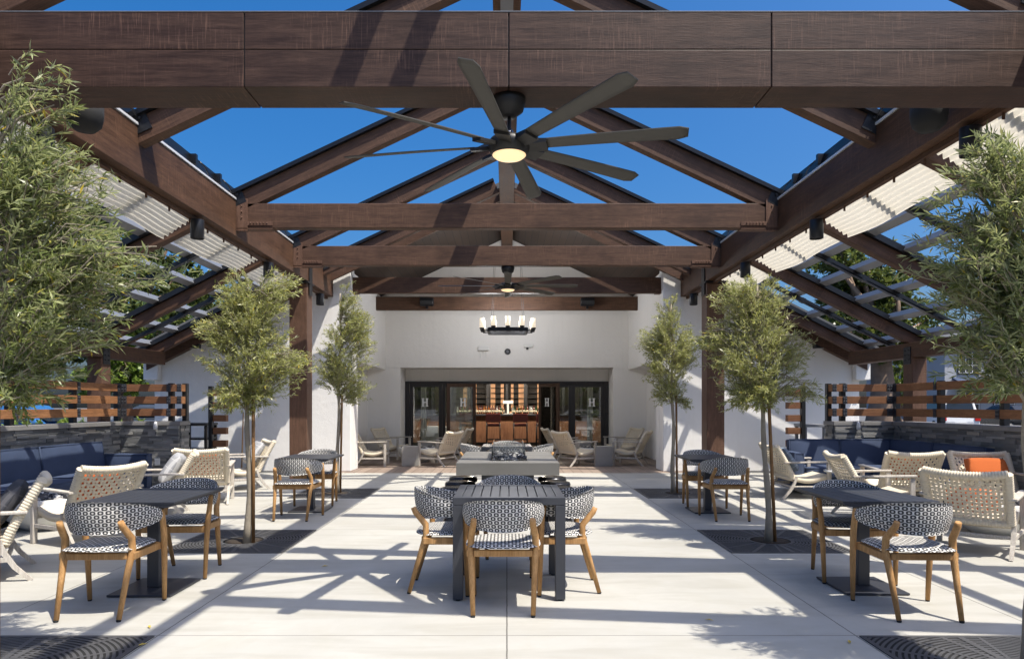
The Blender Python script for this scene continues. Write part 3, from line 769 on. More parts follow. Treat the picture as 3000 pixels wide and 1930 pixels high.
# ------------------------------------------------------------------ tree grates and olive trees
def make_grate():
    t = thing('tree_grate', '', 'tree grate')
    m = MB(); H = .595; r = .215
    def rmax(a): return H/max(abs(math.cos(a)),abs(math.sin(a)))-.028
    m.box(-H,H,-H,-H+.028,-.02,.008); m.box(-H,H,H-.028,H,-.02,.008); m.box(-H,-H+.028,-H+.028,H-.028,-.02,.008); m.box(H-.028,H,-H+.028,H-.028,-.02,.008)
    N = 160; k = 0
    def ring(r0, r1, z, skip=None):
        for i in range(N):
            a0, a1 = 2*PI*i/N, 2*PI*(i+1)/N
            q = [min(r1, rmax(a0)), min(r1, rmax(a1))]
            if q[0] <= r0 and q[1] <= r0: continue
            q = [max(q[0],r0), max(q[1],r0)]
            P = [(r0*math.cos(a0),r0*math.sin(a0)),(q[0]*math.cos(a0),q[0]*math.sin(a0)),(q[1]*math.cos(a1),q[1]*math.sin(a1)),(r0*math.cos(a1),r0*math.sin(a1))]
            m.add([(x,y,z) for x,y in P]+[(x,y,z-.02) for x,y in P], [(0,1,2,3),(0,3,7,4),(1,5,6,2)])
    ring(.20,.235,.008)
    rr = .25
    while rr < .84:
        ring(rr, rr+.017, .006); rr += .031
    for i in range(16):
        a = 2*PI*i/16 + PI/16; L = rmax(a); w_ = .011 if i%2 else .016
        c, s_ = math.cos(a), math.sin(a)
        m.add([(c*.22-s_*w_, s_*.22+c*w_, .0075),(c*L-s_*w_, s_*L+c*w_, .0075),(c*L+s_*w_, s_*L-c*w_, .0075),(c*.22+s_*w_, s_*.22-c*w_, .0075)], [(0,3,2,1)])
    for a in (0,PI/2,PI,3*PI/2):
        c, s_ = math.cos(a), math.sin(a); L = H-.03; w_ = .02
        m.add([(c*.22-s_*w_, s_*.22+c*w_, .0085),(c*L-s_*w_, s_*L+c*w_, .0085),(c*L+s_*w_, s_*L-c*w_, .0085),(c*.22+s_*w_, s_*.22-c*w_, .0085)], [(0,3,2,1)])
    m.build('grille', GRATE, t)
    MB().box(-H,H,-H,H,.0015,.003).build('pit_shade', mat_simple('grate_shadow_pit',(.012,.012,.012),.95), t)  # flat black sheet on the paving; its colour stands for shade under the grille
    MB().lathe([(.198,.0035),(.12,.012),(.001,.018)],20).build('soil', SOIL, t)
    return t
GX = 2.74
TY = [3.56,7.10,10.95]
nm = ['nearest','middle','farthest']
place([(s*GX, y, 0, 0, f'{nm[i]} cast iron tree grate on the {"left" if s<0 else "right"} of the patio') for i,y in enumerate(TY) for s in (-1,1)], make_grate, 'square tree grates')

def leaf_mesh(P, D, Nn, Ln, Wd):
    """one folded leaf per row: base P, direction D, side vector from normal Nn"""
    S = np.cross(D, Nn); S /= np.linalg.norm(S, axis=1)[:,None]+1e-9
    U = np.cross(S, D)
    n = len(P); V = np.empty((n,4,3))
    V[:,0] = P; mid = P + D*(Ln*.5)[:,None]
    V[:,1] = mid + S*(Wd*.5)[:,None] + U*(Wd*.12)[:,None]
    V[:,2] = P + D*Ln[:,None] - U*(Ln*.06)[:,None]
    V[:,3] = mid - S*(Wd*.5)[:,None] + U*(Wd*.12)[:,None]
    return V.reshape(-1,3)
def leaf_object(name, V, mat, parent):
    n = len(V)//4
    me = bpy.data.meshes.new(name)
    me.vertices.add(n*4); me.vertices.foreach_set('co', V.astype(np.float32).ravel())
    me.loops.add(n*4); me.loops.foreach_set('vertex_index', np.arange(n*4, dtype=np.int32))
    me.polygons.add(n); me.polygons.foreach_set('loop_start', np.arange(0,n*4,4,dtype=np.int32)); me.polygons.foreach_set('loop_total', np.full(n,4,dtype=np.int32))
    me.update(calc_edges=True); me.materials.append(mat)
    o = bpy.data.objects.new(name, me); COL.objects.link(o); o.parent = parent
    return o
def foliage(lobes, ntw, nlf, Ls, Ws, seed, origin_fn, droop=.25, spread=.9, reach=.55):
    """twigs inside a set of ellipsoid lobes, leaves along each twig; returns leaf verts and twig polylines"""
    rg = np.random.default_rng(seed)
    vol = np.array([l[3]*l[4]*l[5] for l in lobes])**.72; vol /= vol.sum()
    A = []; twl = []
    for l, k in zip(lobes, rg.multinomial(ntw, vol)):
        c = np.array(l[:3]); r = np.array(l[3:6])
        d = rg.normal(size=(k,3)); d /= np.linalg.norm(d,axis=1)[:,None]
        rad = rg.uniform(.22,1.0,(k,1))**.6 * rg.uniform(.75,1.32,(k,1))
        tip = c + d*r*rad
        o = np.array([origin_fn(t, c) for t in tip])
        base = tip + (o-tip)*np.minimum(.9, reach*(.6+.8*rg.random((k,1))))
        base += rg.normal(size=(k,3))*r*.05
        mid = (base+tip)/2 + np.array([0,0,1])*np.linalg.norm(tip-base,axis=1)[:,None]*droop*rg.uniform(.2,1.,(k,1)) + rg.normal(size=(k,3))*r*.05
        t = rg.uniform(.05,1.0,(k,nlf))**.8
        T = t[:,:,None]
        P = base[:,None]*(1-T)**2 + 2*mid[:,None]*T*(1-T) + tip[:,None]*T**2
        tan = 2*(mid-base)[:,None]*(1-T) + 2*(tip-mid)[:,None]*T
        tan /= np.linalg.norm(tan,axis=2)[:,:,None]+1e-9
        q = rg.normal(size=tan.shape); q /= np.linalg.norm(q,axis=2)[:,:,None]
        D = tan*rg.uniform(.35,1.,tan.shape[:2])[:,:,None] + q*spread*.75
        D /= np.linalg.norm(D,axis=2)[:,:,None]
        N = rg.normal(size=D.shape)+np.array([.35,-.3,1.3])
        m = k*nlf
        sz = rg.uniform(.6,1.15,m)
        A.append(leaf_mesh(P.reshape(-1,3), D.reshape(-1,3), N.reshape(-1,3), Ls*sz, Ws*sz*rg.uniform(.8,1.25,m)))
        for i in range(0,k,2): twl.append((base[i],mid[i],tip[i]))
    return np.concatenate(A), twl
def olive(x, y, lobes, ntw, seed, label, lean=(0,0), hz=1.45, nlf=24, Ls=.058, Ws=.0092, leaf=None):
    t = thing('olive_tree', label, 'olive tree', (x,y,0), 0, 'young olive trees in grates')
    rnd = random.Random(seed)
    top = max(l[2]+l[5]*.6 for l in lobes)
    pts = []; n = 16
    for i in range(n+1):
        z = i/n*top
        pts.append((lean[0]*z + .012*math.sin(z*5+seed), lean[1]*z + .012*math.cos(z*4+seed*2), z))
    def axis(z): k = min(n, max(0, z/top*n)); i = int(min(n-1,k)); f = k-i; return np.array(pts[i])*(1-f)+np.array(pts[i+1])*f
    m = MB(); m.tube(pts, [(.036 if i else .05)*(1-.72*i/n)*(1+.12*math.sin(i*2.3+seed)) for i in range(n+1)], 10)
    for l in lobes:
        for k in range(5):
            z0 = max(hz-.15, min(l[2]-.25+.1*k, top*.95)); p0 = axis(z0)
            e = np.array(l[:3]) + np.array([rnd.uniform(-.5,.5)*l[3], rnd.uniform(-.5,.5)*l[4], rnd.uniform(-.3,.6)*l[5]])
            mm = (p0+e)/2 + np.array([0,0,.06])
            m.tube([p0, mm, e], [.011,.007,.003], 5)
    for k in range(9):
        l = lobes[k % len(lobes)]; a = rnd.uniform(0, 2*PI); q = rnd.uniform(.85,1.15)
        lobes = lobes + [(l[0]+math.cos(a)*l[3]*q, l[1]+math.sin(a)*l[4]*q, l[2]+rnd.uniform(-.9,.7)*l[5], .10, .10, rnd.uniform(.07,.16))]
    V, tw = foliage(lobes, ntw, nlf, Ls, Ws, seed, lambda tip, c: axis(max(hz, tip[2]-.25)) if tip[2] > hz else np.array([lean[0]*hz, lean[1]*hz, hz+.05]))
    for a, b, c in tw: m.tube([a,b,c], [.004,.003,.0015], 3, cap=False)
    m.build('trunk', BARK, t)
    leaf_object('crown', V, leaf, t)
    st = MB(); st.tube([(0,0,0),(.0,0,hz+.12)], .017, 8, smooth=True)
    o = st.build('tree_stake', STAKE, loc=(x+.055, y-.01, .0), rot=(lean[1]*-.6, lean[0]*.9, 0))
    return t, o
def L(x0, y0, *rows): return [(a-x0, b-y0, c, d*1.1, e*1.1, f*1.08) for a,b,c,d,e,f in rows]
side = {-1:'left', 1:'right'}
OT = [
 (-2.68,3.52, L(-2.68,3.52,(-2.62,3.52,2.15,.46,.45,.62),(-2.36,3.5,2.85,.17,.2,.36),(-2.30,3.5,2.5,.24,.3,.26),(-1.94,3.42,2.12,.30,.22,.16),(-2.12,3.44,2.2,.26,.22,.2),(-2.2,3.5,1.85,.24,.3,.24),(-2.42,3.45,1.50,.20,.25,.19),(-2.75,3.6,2.75,.3,.3,.4)), 820, 3, 'big olive tree cut off by the left edge of the view', (0,0)),
 ( 2.70,3.52, L(2.70,3.52,(2.76,3.52,2.10,.48,.45,.60),(2.34,3.5,2.18,.26,.28,.24),(2.28,3.5,2.52,.14,.2,.17),(2.58,3.5,2.62,.20,.25,.24),(2.50,3.46,1.66,.26,.28,.22)), 740, 4, 'big olive tree cut off by the right edge of the view', (0,0)),
 (-2.64,6.97, L(-2.64,6.97,(-2.61,6.97,1.92,.44,.42,.52),(-2.80,6.97,2.55,.19,.25,.22),(-2.35,6.97,2.52,.17,.22,.24),(-2.62,6.97,2.35,.3,.3,.25),(-3.04,6.95,2.18,.15,.2,.16),(-2.17,6.97,1.84,.18,.2,.16),(-2.68,6.9,1.50,.32,.3,.16)), 1050, 5, 'olive tree with a pale trunk beside the near left bistro table', (0,0)),
 ( 2.70,7.02, L(2.70,7.02,(2.54,7.02,1.94,.44,.42,.50),(2.36,7.02,2.5,.21,.25,.22),(2.70,7.02,2.5,.20,.22,.20),(2.07,7.0,2.12,.13,.18,.15),(3.0,7.02,1.97,.16,.2,.22),(3.08,7.0,1.60,.10,.12,.13),(2.5,6.95,1.50,.30,.3,.15)), 1030, 6, 'olive tree with a leaning trunk behind the near right bistro table', (-.05,0)),
 (-2.72,10.93, L(-2.72,10.93,(-2.60,10.93,2.2,.43,.42,.58),(-2.50,10.93,2.98,.19,.22,.34),(-2.34,10.93,2.66,.22,.26,.2),(-2.38,10.93,1.66,.22,.25,.20),(-2.84,10.93,2.0,.25,.28,.3)), 860, 8, 'slim olive tree by the porch on the left', (0.02,0)),
 ( 2.66,10.90, L(2.66,10.90,(2.58,10.9,2.2,.42,.42,.52),(2.57,10.9,2.84,.20,.24,.30),(2.28,10.9,2.46,.22,.25,.24),(2.54,10.9,1.63,.30,.3,.22),(2.9,10.9,2.3,.2,.2,.3)), 840, 9, 'slim olive tree by the porch on the right', (-.01,0)),
]
for i, (x,y,lb,ntw,seed,label,lean) in enumerate(OT):
    t, o = olive(x,y,lb,ntw,seed,label,lean,Ls=.066 if i < 2 else .058,Ws=.0105 if i < 2 else .0095,leaf=OLEAFG if i < 2 else OLEAF)
    tag(o, ['wooden stake beside the big olive at the left edge','wooden stake beside the big olive at the right edge','wooden stake tied to the pale trunked olive by the near left bistro table','wooden stake tied to the leaning olive by the near right bistro table','wooden stake beside the slim left olive by the porch','wooden stake beside the slim right olive by the porch'][i], 'tree stake', 'olive tree stakes')

# ------------------------------------------------------------------ dining chairs and tables
def make_dchair():
    t = thing('dining_chair', '', 'chair')
    def arc(u):          # centre line of the back band, u in 0..1 from the left front end round the back
        a = PI + u*PI    # pi .. 2pi
        x = .275*math.cos(a); sy = math.sin(a)
        y = .15 + .355*(-abs(sy)**.9)
        return x, y
    def band(off):
        def fn(u, v):
            x, y = arc(u); x2, y2 = arc(min(1,u+.01)); x1, y1 = arc(max(0,u-.01))
            tx, ty = x2-x1, y2-y1; l = math.hypot(tx,ty); nx, ny = ty/l, -tx/l      # outward
            k = math.sin(u*PI)**.8
            zb = .595 - .045*k; zt = .675 + .10*k
            z = zb + (zt-zb)*v
            o = off + .035*(v-.3)*k + .012*math.sin(v*PI)
            return (x+nx*o, y+ny*o, z)
        return fn
    Lb = 1.05
    m = MB()
    uvf = lambda u,v: (u*Lb, (.595-.045*math.sin(u*PI)**.8) + v*(.08+.145*math.sin(u*PI)**.8))
    m.grid(band(.008), 48, 8, uvf); m.grid(band(-.008), 48, 8, uvf)
    n = 49*9
    ring = list(range(49)) + [j*49+48 for j in range(1,9)] + [8*49+i for i in range(47,-1,-1)] + [j*49 for j in range(7,0,-1)]
    for i in range(len(ring)):
        p, q = ring[i], ring[(i+1)%len(ring)]
        m.f.append([p,q,q+n,p+n]); m.sm.append(True); m.mi.append(0); m.uv.append([(.002*i,0),(.002*i+.002,0),(.002*i+.002,.02),(.002*i,.02)])
    m.build('back_band', WEAVE, t, recalc=False)
    m = MB()
    def seat(top):
        def fn(u, v):
            a = 2*PI*u; c, s_ = math.cos(a), math.sin(a)
            e = .62
            x = .262*math.copysign(abs(c)**e, c)*v; y = .02 + .235*math.copysign(abs(s_)**e, s_)*v
            return (x, y, (.482 - .035*v**6 - .012*(1-v)) if top else .432+.014*v**4)
        return fn
    m.grid(seat(True), 40, 10, lambda u,v: (seat(True)(u,v)[0]+1, seat(True)(u,v)[1]+1)); m.grid(seat(False), 40, 2, lambda u,v: (u,v))
    m.build('seat', WEAVE, t)
    for s in (-1,1):
        m = MB(); m.tube([(s*.20,-.250,.012),(s*.212,-.175,.27),(s*.222,-.122,.44),(s*.218,-.125,.52),(s*.200,-.205,.61),(s*.197,-.222,.645)], [.016,.0205,.024,.024,.022,.019], 10)
        l = m.build('leg', TEAK, t)
        MB().lathe([(.014,0),(.016,.013)],10,(s*.20,-.252)).build('foot', RUBBER, l)
        m = MB(); m.tube([(s*.265,.24,.012),(s*.272,.228,.30),(s*.278,.205,.50),(s*.283,.165,.655),(s*.283,.160,.672)], [.0155,.0205,.0225,.019,.015], 10)
        l = m.build('leg', TEAK, t)
        MB().lathe([(.013,0),(.0155,.013)],10,(s*.265,.24)).build('foot', RUBBER, l)
    m = MB()
    for s in (-1,1): m.box(min(s*.215,s*.25),max(s*.215,s*.25),-.145,.215,.375,.428)
    m.box(-.255,.255,.195,.235,.375,.427); m.box(-.20,.20,-.16,-.128,.38,.427)
    m.build('seat_frame', TEAK, t, bevel=.008)
    return t
H2 = PI/2
DC = [(-.025,4.79,0,'dining chair seen from behind at the near centre table'),
 (-.48,5.31,-H2,'dining chair on the left of the near centre table'), (.44,5.31,H2,'dining chair on the right of the near centre table'),
 (.02,5.99,PI,'dining chair across the near centre table, its back to the fire table'),
 (-2.735,4.69,.03,'near dining chair at the front left bistro table'), (-2.72,5.76,PI+.04,'far dining chair at the front left bistro table'),
 (2.755,4.68,-.03,'near dining chair at the front right bistro table'), (2.80,5.60,PI-.12,'far dining chair at the front right bistro table'),
 (-2.63,8.53,0,'near dining chair at the rear left bistro table'), (-2.71,9.80,PI,'far dining chair at the rear left bistro table'),
 (2.74,8.53,0,'near dining chair at the rear right bistro table'), (2.74,9.58,PI,'far dining chair at the rear right bistro table'),
 (0,10.72,0,'dining chair between the fire table and the far centre table'), (-.54,11.4,-H2,'dining chair on the left of the far centre table'),
 (.54,11.4,H2,'dining chair on the right of the far centre table'), (0,12.08,PI,'dining chair across the far centre table, its back to the porch')]
place([(x,y,0,rz,l) for x,y,rz,l in DC], make_dchair, 'woven black and white dining chairs')

def make_parsons():
    t = thing('dining_table', '', 'table')
    h = .405
    m = MB()
    n = 10; w_ = (2*h-.12)/n
    for k in range(n): m.box(-h+.06+k*w_+.003, -h+.06+(k+1)*w_-.003, -h+.062, h-.062, .722,.742)
    m.build('slat_top', CHAR, t, bevel=.002)
    m = MB(); m.box(-h,h,-h,-h+.06,.69,.745); m.box(-h,h,h-.06,h,.69,.745); m.box(-h,-h+.06,-h+.0605,h-.0605,.69,.745); m.box(h-.06,h,-h+.0605,h-.0605,.69,.745)
    m.box(-h+.06,h-.06,-h+.062,h-.062,.70,.718)
    m.build('rim', CHAR, t, bevel=.003)
    for x in (-1,1):
        for y in (-1,1):
            l = MB().box(x*(h-.036)-.036,x*(h-.036)+.036,y*(h-.036)-.036,y*(h-.036)+.036,.012,.688).build('leg', CHAR, t, bevel=.003)
            MB().lathe([(.018,0),(.018,.012)],10,(x*(h-.036),y*(h-.036))).build('glide', RUBBER, l)
    return t
place([(.016,5.31,0,0,'square charcoal slat top table in the centre foreground'), (.0,11.4,0,0,'square charcoal slat top table beyond the fire table')], make_parsons, 'charcoal square tables')
def make_bistro():
    t = thing('bistro_table', '', 'table')
    m = MB(); a, b = .345, .42
    n = 8; w_ = 2*a/n
    for k in range(n): m.box(-a+k*w_+(.001 if k else 0), -a+(k+1)*w_-(.001 if k<n-1 else 0), -b, b, .705,.722)
    m.build('top', CHAR, t, bevel=.0015)
    m = MB(); m.prism([(-a+.002,.703),(a-.002,.703),(a-.05,.682),(-a+.05,.682)], -b+.002, b-.002); m.build('under_bevel', CHAR, t)
    MB().box(-.045,.045,-.045,.045,.02,.681).build('pedestal', CHAR, t, bevel=.004)
    MB().box(-.235,.235,-.25,.25,.003,.019).build('base_plate', CHAR, t, bevel=.004)
    return t
place([(-2.70,5.25,0,0,'charcoal pedestal table in front on the left'), (2.75,5.30,0,0,'charcoal pedestal table in front on the right'),
       (-2.64,9.20,0,0,'charcoal pedestal table farther back on the left'), (2.68,9.12,0,0,'charcoal pedestal table farther back on the right')], make_bistro, 'charcoal pedestal tables')

# ------------------------------------------------------------------ fire table, stools
ft = thing('fire_table', 'long grey concrete fire table with glass guard in the middle of the patio', 'fire table', (0,8.78,0))
m = MB(); x0,x1,y0,y1 = -.58,.60,-.98,.98
gx0,gx1,gy0,gy1 = -.20,.24,-.66,.62
for ya, yb in ((y0,.292),(.305,y1)):
    a0, b0 = max(gy0,ya), min(gy1,yb)
    m.box(x0,gx0,ya,yb,.61,.75); m.box(gx1,x1,ya,yb,.61,.75)
    if ya < a0: m.box(gx0+.0005,gx1-.0005,ya,a0,.61,.75)
    if yb > b0: m.box(gx0+.0005,gx1-.0005,b0,yb,.61,.75)
m.build('top', CONC, ft)
MB().box(-.30,.32,-.72,.72,0,.608).build('base', CHAR, ft, bevel=.006)
MB().box(gx0,gx1,gy0,gy1,.612,.66).build('burner_tray', STEEL, ft)
def rocks(n, fn, seed, r0, r1):
    rnd = random.Random(seed); m = MB()
    for i in range(n):
        cx, cy, cz = fn(rnd); r = rnd.uniform(r0,r1)
        vs = []; ico = []
        t_ = (1+5**.5)/2
        base = [(-1,t_,0),(1,t_,0),(-1,-t_,0),(1,-t_,0),(0,-1,t_),(0,1,t_),(0,-1,-t_),(0,1,-t_),(t_,0,-1),(t_,0,1),(-t_,0,-1),(-t_,0,1)]
        fs = [(0,11,5),(0,5,1),(0,1,7),(0,7,10),(0,10,11),(1,5,9),(5,11,4),(11,10,2),(10,7,6),(7,1,8),(3,9,4),(3,4,2),(3,2,6),(3,6,8),(3,8,9),(4,9,5),(2,4,11),(6,2,10),(8,6,7),(9,8,1)]
        for b in base: 
            k = r/1.9*rnd.uniform(.7,1.2); vs.append((cx+b[0]*k, cy+b[1]*k, cz+b[2]*k*.8))
        m.add(vs, fs)
    return m
o = rocks(260, lambda r: (r.uniform(gx0+.03,gx1-.03), r.uniform(gy0+.03,gy1-.03), r.uniform(.70,.78)), 5, .025,.045).build('lava_rock', LAVA, ft, kind='stuff')
m = MB(); g = .012
m.box(gx0+.02,gx1-.02,gy0+.02,gy0+.02+g,.752,.94); m.box(gx0+.02,gx1-.02,gy1-.02-g,gy1-.02,.752,.94); m.box(gx0+.02,gx0+.02+g,gy0+.035,gy1-.035,.752,.94); m.box(gx1-.02-g,gx1-.02,gy0+.035,gy1-.035,.752,.94)
m.build('glass_guard', GLASS, ft)
def make_drum():
    t = thing('drum_stool', '', 'stool')
    MB().lathe([(.001,.45),(.15,.45),(.185,.44),(.195,.41),(.19,.385),(.155,.36)],28).build('seat', BLACKP, t)
    MB().lathe([(.15,.358),(.125,.30),(.105,.22),(.13,.12),(.165,.06),(.17,.0),(.001,0)],28).build('base', BLACKP, t)
    return t
st = []
for i,(y,n_) in enumerate(((8.04,'front'),(8.62,'middle'),(9.22,'rear'))):
    for s in (-1,1): st.append((s*.60+.01,y,0,0,f'{n_} black drum stool tucked under the {side[s]} side of the fire table'))
place(st, make_drum, 'black drum stools at the fire table')

# ------------------------------------------------------------------ lounge chairs
def make_lounge():
    t = thing('lounge_chair', '', 'armchair')
    W = .325
    # frame wood
    for s in (-1,1):
        MB().box(s*.35-.024,s*.35+.024,.29,.345,.0,.545).build('front_leg', ASH, t, bevel=.006)
        m = MB(); m.tube([(s*.345,-.17,.34),(s*.345,-.20,.24),(s*.345,-.27,.12),(s*.345,-.38,.0)], [.026,.027,.025,.021], 4, square=False, smooth=False)
        m.build('rear_leg', ASH, t)
        m = MB(); m.box(-.036,.036,-.355,.36,-.012,.012); m.build('arm', ASH, t, loc=(s*.355,0,.56), rot=(R(1.5),0,0), bevel=.006)
        MB().box(s*.35-.014,s*.35+.014,-.235,.292,.165,.205).build('side_stretcher', ASH, t, bevel=.004)
    m = MB(); m.box(-.336,.336,-.235,-.205,.17,.20); m.box(-.33,.33,.30,.335,.25,.29)
    m.build('cross_rail', ASH, t, bevel=.004)
    # back: rope wrapped frame and open weave
    def bp(u, v):     # u across -1..1, v up 0..1
        y = -.205 - .245*v**1.15 + .028*(1-u*u)*-1*(.4+.6*v); z = .305 + .455*v + .03*u*u*v
        return Vector((u*W*(1+.03*v), y, z))
    def wrap(pts, r=.026, per=.024):
        pts = [Vector(p) for p in pts]; out = []; rad = []
        tot = sum((pts[i+1]-pts[i]).length for i in range(len(pts)-1)); n = int(tot/per*4)
        acc = [0]
        for i in range(len(pts)-1): acc.append(acc[-1]+(pts[i+1]-pts[i]).length)
        for k in range(n+1):
            d = tot*k/n; i = max(j for j in range(len(acc)) if acc[j] <= d+1e-9); i = min(i, len(pts)-2)
            f = (d-acc[i])/(acc[i+1]-acc[i]); out.append(pts[i].lerp(pts[i+1], f)); rad.append(r*(1+.09*math.sin(k*PI/2)))
        m.tube(out, rad, 8)
    m = MB()
    for s in (-1,1): wrap([bp(s, k/10) for k in range(11)], .037)
    wrap([bp(-1+k/8, 1.0) for k in range(17)], .037); wrap([bp(-1+k/8, 0.0) for k in range(17)], .034)
    m.build('wrapped_back_frame', ROPE, t)
    m = MB()
    def strip(pf, n, wv, th=.006):
        P = [pf(i/n) for i in range(n+1)]
        vs = []
        for i, (p, sd, nn) in enumerate(P):
            for a, b in ((-1,-1),(1,-1),(1,1),(-1,1)): vs.append(p + sd*a*wv/2 + nn*b*th/2)
        fs = [(i*4+j, i*4+(j+1)%4, (i+1)*4+(j+1)%4, (i+1)*4+j) for i in range(n) for j in range(4)]
        m.add(vs, fs, smooth=False)
    nx, ny = 17, 12
    for i in range(1,nx):
        u = -1 + 2*i/nx
        def pf(t_, u=u, i=i):
            v = .02+.96*t_; p = bp(u,v); nn = Vector((0,-.8,-.5)).normalized(); return (p + nn*.006*math.sin(t_*ny*PI + i*PI), Vector((1,0,0)), nn)
        strip(pf, 24, .023)
    for j in range(1,ny):
        v = j/ny
        def pf(t_, v=v, j=j):
            u = -1+2*t_; p = bp(u,v); nn = Vector((0,-.8,-.5)).normalized(); d = (bp(u,min(1,v+.02))-bp(u,v-.02)).normalized(); return (p - nn*.006*math.sin(t_*nx*PI + j*PI), d, nn)
        strip(pf, 34, .023)
    m.build('woven_back', ROPE, t)
    # seat: rope ridges side to side
    m = MB()
    def seat(sgn):
        def fn(u, v):
            x = -W-.0 + 2*W*u; y = .30 - .52*v
            rid = .004*abs(math.sin(v*PI*24))
            edge = 1-abs(2*u-1)**10
            zt = .385 - .055*math.sin(v*PI)**1 - .02*v + rid - .018*(1-edge) - .012*math.sin(u*PI)
            return (x, y, zt if sgn > 0 else zt-.075+.01*(1-edge))
        return fn
    m.grid(seat(1), 20, 96); m.grid(seat(-1), 20, 96)
    n = 21*97
    ring = list(range(21)) + [j*21+20 for j in range(1,97)] + [96*21+i for i in range(19,-1,-1)] + [j*21 for j in range(95,0,-1)]
    for i in range(len(ring)):
        p, q = ring[i], ring[(i+1)%len(ring)]; m.f.append([p,q,q+n,p+n]); m.sm.append(True); m.uv.append(None); m.mi.append(0)
    m.build('woven_seat', ROPE, t)
    return t
LC = [(-4.34,5.59,R(122.7),'cream woven armchair cut by the left edge, holding a dark grey pillow'),
 (-4.39,7.14,R(63),'cream woven armchair with an orange pillow behind the front left bistro table'),
 (-4.40,9.94,R(17),'cream woven armchair seen from behind, beyond the plaid pillow chair on the left'),
 (-4.48,8.69,R(113),'cream woven armchair seen side-on with a grey plaid pillow, left group'),
 (-4.50,11.57,R(124),'cream woven armchair with a pale plaid pillow near the left white wall'),
 (4.50,10.56,R(-90),'cream woven armchair with a blue grey pillow, beside the right navy sofa'),
 (4.55,8.50,R(-98),'cream woven armchair facing right between the rear right olive and the orange pillows'),
 (5.33,9.28,R(-6),'cream woven armchair seen from behind with an orange pillow, in front of the right sofa'),
 (6.02,8.40,R(170),'cream woven armchair facing the camera with an orange pillow on its back'),
 (4.56,6.67,R(-43.8),'largest cream woven armchair, its back to the camera by the front right bistro table'),
 (-3.16,16.1,R(-86),'armchair half hidden by the left porch pier, front row'), (-1.60,16.1,R(62),'armchair left of the fire table in the porch, front row'),
 (-3.02,18.1,R(-108),'armchair against the left porch wall, back row'), (-1.42,18.1,R(80),'armchair in front of the left open door, back row'),
 (1.62,16.1,R(-62),'armchair right of the fire table in the porch, front row'), (2.93,16.25,R(68),'armchair by the right porch pier, front row'),
 (1.44,18.1,R(-80),'armchair in front of the right open door, back row'), (3.05,18.1,R(108),'armchair against the right porch wall, back row')]
place([(x,y,0,rz,l) for x,y,rz,l in LC], make_lounge, 'cream woven armchairs')
def pillow(x, y, z, rz, tilt, w_, h_, mat, label, d=.15):
    m = MB()
    def fn(sg):
        def f(u, v):
            a, b = 2*u-1, 2*v-1
            k = max(0,(1-a**4)*(1-b**4))**.45
            pin = 1-.06*(1-k)
            return (a*w_/2*(1-.05*(b*b))*pin, sg*d/2*k, b*h_/2*(1-.05*a*a)*pin)
        return f
    m.grid(fn(1), 18, 18); m.grid(fn(-1), 18, 18)
    o = m.build('pillow', mat, loc=(x,y,z)); o.rotation_euler = (tilt, 0, rz)
    return tag(o, label, 'pillow', 'scatter pillows on the armchairs')
def on_chair(i, mat, label, w_=.46, h_=.40, fwd=-.16, up=.575, tilt=-.52, d=.14):
    x, y, rz, _ = LC[i]; px = -math.sin(rz)*fwd; py = math.cos(rz)*fwd
    return pillow(x+px, y+py, up, rz, -tilt if False else R(33), w_, h_, mat, label, d)
on_chair(0, DGREY, 'dark grey pillow in the armchair at the left edge', .5,.46,-.20,.59)
on_chair(1, ORANGE, 'orange pillow seen through the weave of the left armchair behind the bistro table')
on_chair(2, ORANGE, 'orange pillow seen through the weave of the armchair beyond the grey plaid pillow')
on_chair(3, PLAID, 'grey plaid pillow leaning in the side-on left armchair', .5,.46,-.20,.60,d=.19)
on_chair(4, PLAID, 'pale plaid pillow in the armchair near the left white wall', .5,.46,-.20,.60,d=.17)
on_chair(5, BGREY, 'blue grey pillow in the armchair beside the right navy sofa', .48,.44,-.19,.58)
on_chair(7, ORANGE, 'orange pillow seen through the weave of the right armchair')
on_chair(8, ORANGE, 'sunlit orange lumbar pillow on the armchair facing the camera', .52,.28,-.23,.62,d=.12)
on_chair(9, ORANGE, 'orange pillow behind the weave of the largest armchair', .46,.26,-.14,.50)

# ------------------------------------------------------------------ fire bowls, side tables
def make_bowl():
    t = thing('fire_bowl', '', 'fire bowl')
    MB().lathe([(.001,0),(.24,0),(.27,.02),(.40,.12),(.47,.24),(.49,.36),(.46,.365),(.43,.30),(.001,.28)],40).build('bowl', BOWL, t)
    rocks(150, lambda r: ((lambda a,q:(q*math.cos(a),q*math.sin(a),.32+r.random()*.05))(r.random()*2*PI, .40*math.sqrt(r.random()))), 3, .03,.055).build('lava_rock', LAVA, t, kind='stuff')
    return t
place([(-5.30,7.90,0,0,'white fire bowl of black rocks behind the left armchairs'), (5.42,7.55,0,0,'white fire bowl behind the largest right armchair'),
       (-2.24,17.1,0,0,'white fire bowl among the left porch armchairs'), (2.24,17.1,0,0,'white fire bowl among the right porch armchairs')], make_bowl, 'white fire bowls')
def make_cube():
    t = thing('concrete_cube', '', 'side table')
    m = MB(); m.box(-.195,.195,-.195,.195,0,.46); m.build('body', CUBE, t, bevel=.008)
    MB().box(-.12,.12,-.197,-.1955,.02,.021).build('seam', CHAR, t)
    return t
place([(-2.25,16.02,0,.03,'concrete cube table in front of the left porch fire bowl'), (2.25,15.98,0,-.02,'concrete cube table in front of the right porch fire bowl'),
       (-2.17,18.35,0,0,'concrete cube table behind the left porch fire bowl'), (2.05,18.35,0,0,'concrete cube table behind the right porch fire bowl')], make_cube, 'concrete cube side tables')
t = thing('round_side_table', 'small round white top side table beside the right navy sofa', 'side table', (5.0,10.2,0))
